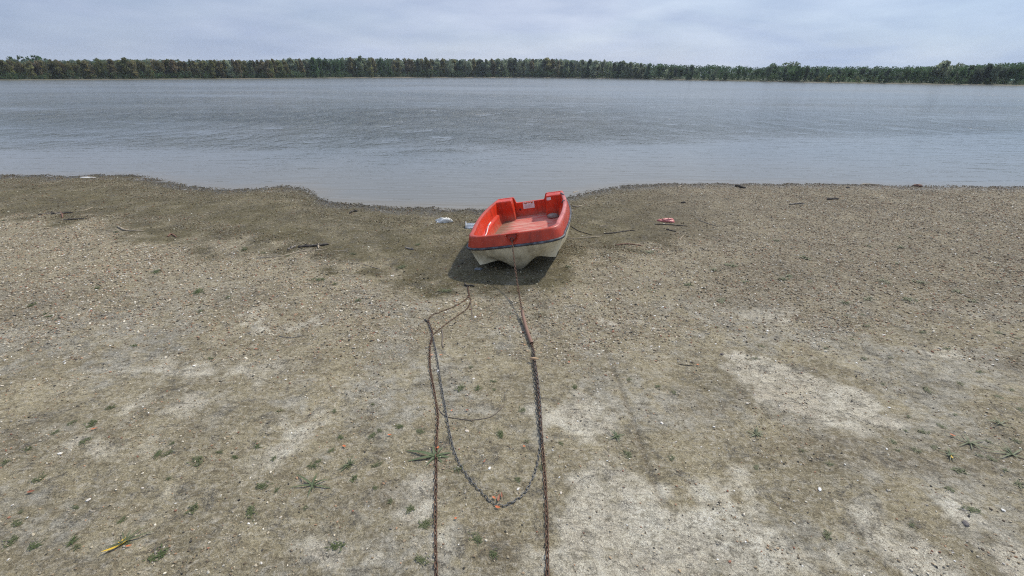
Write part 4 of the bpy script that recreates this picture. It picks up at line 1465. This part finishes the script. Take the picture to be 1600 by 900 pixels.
# ------------------------------------------------------------------ weeds
def blade(L, W, az, lift, droop, n=5, base=(0, 0)):
    V, F = [], []
    d = Vector((math.cos(az), math.sin(az), 0))
    s = Vector((-d.y, d.x, 0))
    for i in range(n + 1):
        u = i / n
        p = Vector((*base, 0)) + d * (L * u * math.cos(lift)) + Vector((0, 0, L * (u * math.sin(lift) - droop * u * u)))
        p.z = max(p.z, .004)
        w = W * (1 - u) ** .6 * (.55 + .45 * min(1, u * 4)) * .5 + .0004
        V += [p - s * w + Vector((0, 0, w * .4)), p, p + s * w + Vector((0, 0, w * .4))]
    for i in range(n):
        F += [(3 * i, 3 * i + 1, 3 * i + 4, 3 * i + 3), (3 * i + 1, 3 * i + 2, 3 * i + 5, 3 * i + 4)]
    return V, F


def weed_material(name, c1, c2):
    m, t, b = material(name)
    oi = N(t, 'ObjectInfo')
    c = mix(t, noise(t, coords(t), 25, 3), c1, c2)
    c = mix(t, math_(t, 'MULTIPLY', oi.outputs['Random'], .5), c, (.12, .115, .06))
    setc(t, b, c, .6)
    return m


M_WEED = weed_material('weed_leaf', (.042, .062, .012), (.066, .086, .022))
M_BLADE = weed_material('grass_blade', (.050, .080, .028), (.10, .125, .055))


def tuft_mesh(n, Lr, Wr, spread, lift, seed):
    random.seed(seed)
    parts = []
    for k in range(n):
        bx, by = random.gauss(0, spread), random.gauss(0, spread * .7)
        parts.append(blade(random.uniform(*Lr), random.uniform(*Wr), random.uniform(0, 6.28), random.uniform(*lift), random.uniform(.15, .5), 3, (bx, by)))
    o = mesh_obj('weed_tuft', *join(*parts), M_WEED)
    me = o.data
    bpy.data.objects.remove(o)
    return me


TUFTS = [tuft_mesh(46, (.018, .045), (.006, .012), .026, (.15, .9), 300 + i) for i in range(4)] + [tuft_mesh(30, (.03, .065), (.004, .008), .016, (.1, .8), 320 + i) for i in range(3)]
random.seed(11)
SMALL = [(143, 662), (112, 661), (88, 677), (45, 703), (10, 723), (133, 691), (173, 637), (248, 710), (263, 708), (269, 692), (308, 720), (343, 705), (367, 713), (263, 747), (32, 800), (27, 817), (115, 847), (122, 856), (197, 850), (62, 750), (17, 845), (55, 853), (117, 793), (190, 812), (248, 867), (302, 795),
         (402, 697), (428, 716), (518, 703), (532, 683), (582, 681), (623, 668), (593, 673), (657, 673), (545, 725), (488, 727), (497, 720), (588, 724), (553, 746), (610, 783), (642, 793), (587, 762), (663, 818), (660, 875), (527, 852), (478, 793), (410, 758), (432, 765), (393, 800), (522, 643), (582, 632), (437, 643),
         (962, 684), (980, 711), (1027, 605), (1049, 718), (1182, 731), (1053, 614), (982, 595), (898, 607), (1324, 496), (1347, 494), (1352, 510), (1331, 531), (1303, 510), (1415, 674), (1441, 675), (1296, 727), (1471, 666), (1492, 648), (1592, 758), (1483, 765), (1518, 798), (1291, 837), (1424, 822), (1251, 706), (1550, 717), (1403, 704), (1431, 704),
         (1512, 347), (1421, 371), (1356, 385), (1408, 387), (1544, 362), (1330, 408), (1258, 403), (1403, 412), (1503, 419), (1558, 416), (1265, 441), (1435, 441), (1496, 455), (1421, 469), (1356, 468), (1321, 475), (1233, 433), (1116, 423), (1223, 438), (1163, 443), (1019, 455), (1128, 470), (1075, 445), (1142, 415), (889, 418), (1214, 376),
         (552, 398), (497, 437), (450, 399), (411, 395), (523, 443), (695, 455), (653, 383), (628, 417), (381, 390), (311, 457), (151, 451), (77, 496), (358, 466), (313, 486), (49, 478), (181, 363), (5, 345), (244, 425), (797, 490), (747, 608), (771, 597), (772, 609), (736, 574), (816, 642), (782, 677), (657, 674), (897, 606), (719, 608),
         (717, 733), (781, 678), (846, 730), (744, 842), (664, 819), (809, 748), (771, 865), (641, 794), (877, 693), (624, 667), (823, 689), (88, 500), (70, 492), (560, 470), (210, 540), (330, 560), (1120, 510), (1190, 540), (1440, 520), (1560, 520), (1390, 560), (1500, 600), (1580, 610), (1545, 690), (1590, 690), (1530, 712), (1460, 700), (1498, 735), (1570, 735), (1595, 640), (1420, 650), (1395, 690), (1560, 620), (1450, 610), (1530, 580), (1380, 600), (1350, 560), (1590, 530), (1480, 545), (1290, 545), (1180, 560), (1440, 480), (1520, 470), (1560, 440), (1380, 440)]
W_LAB = 'small low green weed tuft growing flat on the dry mud'
for i, p in enumerate(SMALL):
    o = bpy.data.objects.new('weed_tuft', TUFTS[random.randrange(7)]); COL.objects.link(o)
    o.location = P(*p, .002)
    k = random.uniform(.36, .74) * (1.9 if p[1] < 480 else 1.0)
    o.scale = (k * random.uniform(.9, 1.4), k, k)
    o.rotation_euler = (0, 0, random.uniform(0, 6.28))
    tag(o, W_LAB, 'weed', 'small weed tufts on the mud')
BIG = [((680, 712), [(.20, .028, 2.9, .25, .3), (.17, .024, 3.4, .2, .25), (.16, .022, -.15, .2, .3), (.13, .02, .25, .3, .35), (.10, .02, 1.9, .4, .4), (.09, .02, 1.1, .4, .4), (.1, .02, -.8, .2, .3), (.09, .018, 4.2, .2, .3)], 'largest weed, broad leaves spread under the left chain'),
       ((488, 757), [(.15, .016, 2.6, .3, .3), (.13, .014, 3.3, .25, .3), (.12, .014, -.2, .25, .3), (.1, .012, .5, .4, .4), (.09, .012, 1.6, .5, .4), (.09, .012, 4.8, .3, .3)], 'spidery grass plant alone on grey mud left of the left chain'),
       ((1515, 693), [(.13, .013, 2.4, .3, .3), (.12, .012, .2, .3, .3), (.13, .012, -.4, .25, .3), (.10, .012, 3.4, .3, .3), (.1, .012, 1.3, .5, .4), (.09, .01, 5.0, .3, .3), (.08, .01, 4.1, .4, .3)], 'spreading grass plant right of the large pale patch'),
       ((1582, 711), [(.14, .013, 2.9, .25, .3), (.12, .012, 3.4, .3, .3), (.12, .012, .4, .35, .3), (.1, .012, 1.5, .6, .4), (.1, .012, 2.2, .5, .4), (.09, .01, -.6, .3, .3)], 'grass plant at the right edge of the photo'),
       ((1484, 712), [(.07, .012, 1.2, .6, .4), (.06, .012, 2.5, .5, .4), (.06, .01, .2, .4, .4), (.06, .01, 4, .3, .3)], 'small grass plant with a yellow blade left of the right edge'),
       ((1562, 663), [(.10, .012, 2.8, .35, .3), (.09, .012, .3, .35, .3), (.08, .012, 1.4, .5, .4), (.08, .012, -.7, .3, .3), (.07, .01, 2.1, .4, .4)], 'tufted weed above the grass plant at the right edge'),
       ((1181, 680), [(.08, .016, 1.1, .7, .4), (.07, .015, .4, .5, .4), (.07, .015, 2.6, .4, .4), (.06, .014, 3.6, .3, .3), (.06, .014, -.5, .4, .4)], 'upright little weed below the large pale patch'),
       ((545, 725), [(.09, .008, 1.3, .9, .5), (.08, .007, .6, .8, .6), (.07, .007, 2.0, .7, .5), (.06, .007, .2, .6, .5)], 'thin upright grass sprig above the spidery grass plant'),
       ((1015, 395), [(.10, .014, .3 + .7 * k, .5, .4) for k in range(9)] + [(.14, .012, 2.6, .3, .3), (.14, .012, .2, .3, .3)], 'bushy green tuft in the gravel right of the dinghy'),
       ((962, 684), [(.08, .01, 2.2, .7, .4), (.07, .01, .3, .3, .3), (.06, .01, 3.6, .3, .3)], 'tiny dark sprig on the pale mud beside the furrow'),
       ((197, 848), [(.12, .012, .5, .3, .3), (.10, .012, 1.1, .35, .3), (.09, .012, 3.6, .2, .3), (.08, .01, 2.4, .4, .4)], 'grass plant behind the bright yellow leaf at lower left')]
for p, bl, lab in BIG:
    bl = bl + [(random.uniform(.03, .07), random.uniform(.006, .011), random.uniform(0, 6.28), random.uniform(.2, .8), random.uniform(.3, .6)) for _ in range(9)]
    o = mesh_obj('grass_plant', *join(*[blade(L * 1.2, W, a, li, dr, 7) for L, W, a, li, dr in bl]), M_BLADE, loc=P(*p, .004))
    tag(o, lab, 'plant')

# ------------------------------------------------------------------ pebbles and shells
def stone_template(seed, flat):
    r = np.random.default_rng(seed)
    g = (1 + 5 ** .5) / 2
    V = np.array([(-1, g, 0), (1, g, 0), (-1, -g, 0), (1, -g, 0), (0, -1, g), (0, 1, g), (0, -1, -g), (0, 1, -g), (g, 0, -1), (g, 0, 1), (-g, 0, -1), (-g, 0, 1)], float)
    V /= np.linalg.norm(V[0])
    F = np.array([(0, 11, 5), (0, 5, 1), (0, 1, 7), (0, 7, 10), (0, 10, 11), (1, 5, 9), (5, 11, 4), (11, 10, 2), (10, 7, 6), (7, 1, 8), (3, 9, 4), (3, 4, 2), (3, 2, 6), (3, 6, 8), (3, 8, 9), (4, 9, 5), (2, 4, 11), (6, 2, 10), (8, 6, 7), (9, 8, 1)])
    V = V * r.uniform(.75, 1.2, (12, 1)) * np.array([1, .72, flat])
    return V, F


def scatter(name, n_try, xr, yr, dens, size, palette, weights, seed, flat=.5, sink=.25):
    r = np.random.default_rng(seed)
    x = r.uniform(*xr, n_try)
    y = yr[0] + (yr[1] - yr[0]) * r.uniform(0, 1, n_try)
    keep = (np.abs(x) < y * 1.25 + 2.0) & (r.uniform(0, 1, n_try) < dens(x, y)) & (shore_y(x) - y > -.12)
    x, y = x[keep], y[keep]
    n = len(x)
    z = ground_z(x, y)
    s = size[0] * (size[1] / size[0]) ** (r.uniform(0, 1, n) ** 2.2)
    Ts = [stone_template(seed + k, flat) for k in range(6)]
    k = r.integers(0, 6, n)
    TV = np.stack([t_[0] for t_ in Ts])[k]
    a = r.uniform(0, 2 * np.pi, n)
    til = r.normal(0, .25, n)
    c, sn = np.cos(a)[:, None], np.sin(a)[:, None]
    X, Y, Z = TV[..., 0], TV[..., 1], TV[..., 2] + til[:, None] * TV[..., 0]
    V = np.stack([(X * c - Y * sn) * s[:, None] + x[:, None], (X * sn + Y * c) * s[:, None] + y[:, None], (Z + flat - 2 * sink * flat) * s[:, None] + z[:, None]], -1).reshape(-1, 3)
    F = (Ts[0][1][None] + 12 * np.arange(n)[:, None, None]).reshape(-1, 3)
    pal = np.array(palette)
    ci = r.choice(len(pal), n, p=np.array(weights) / sum(weights))
    col = pal[ci] * r.uniform(.75, 1.25, (n, 1))
    mk_ = masks(x, y)
    ol_ = np.maximum(mk_[2], .55 * mk_[5])[:, None]
    col = col * (1 - ol_ * np.array([.50, .50, .58]))
    wetf = sstep(.35, .0, shore_y(x) - y)[:, None]
    col = np.clip(col * (1 - .5 * wetf), 0, .9)
    o = big_mesh(name, V, F, M_PEBBLE, False, None, np.repeat(col, 12, 0))
    return tag(o, kind='stuff')


STONE_PAL = [(.06, .055, .045), (.14, .11, .075), (.24, .185, .12), (.30, .225, .145), (.28, .25, .20), (.40, .345, .25), (.55, .50, .40), (.26, .125, .08), (.34, .21, .13)]
SW = [1.0, 1.5, 2.6, 2.4, 2.0, 2.4, 1.7, .5, 1.2]


def d_gravel(x, y):
    mk_ = masks(x, y)
    return mk_[3] * (1 - .45 * mk_[2])


scatter('gravel', 520000, (-15, 15), (3.6, 14.2), d_gravel, (.0045, .018), STONE_PAL, SW, 500, .5)
scatter('grit', 130000, (-6, 6), (1.3, 4.6), lambda x, y: .10 + .6 * masks(x, y)[3] + .35 * sstep(.5, .7, fbm(x * 2.4, y * 2.4, 4, 66)), (.0022, .011), STONE_PAL, SW, 600, .55)
scatter('shells', 24000, (-15, 15), (1.3, 13.5), lambda x, y: .10 + .55 * masks(x, y)[3] * (.3 + fbm(x * .9, y * .9, 3, 15)), (.006, .019), [(.70, .68, .63), (.60, .56, .50), (.52, .46, .38)], [3, 2, 1], 700, .32, .1)

# ------------------------------------------------------------------ river haze
hm = bpy.data.materials.new('thin_haze')
hm.use_nodes = True
ht = hm.node_tree
ht.nodes.remove(ht.nodes['Principled BSDF'])
hv = ht.nodes.new('ShaderNodeVolumePrincipled')
hv.inputs['Color'].default_value = (.80, .88, 1.0, 1)
hv.inputs['Density'].default_value = 0.0002
ht.links.new(hv.outputs[0], ht.nodes['Material Output'].inputs['Volume'])
hz = mesh_obj('haze', *boxm((0, 480, 12), (4200, 1040, 36)), hm, None, False)
tag(hz, kind='stuff')
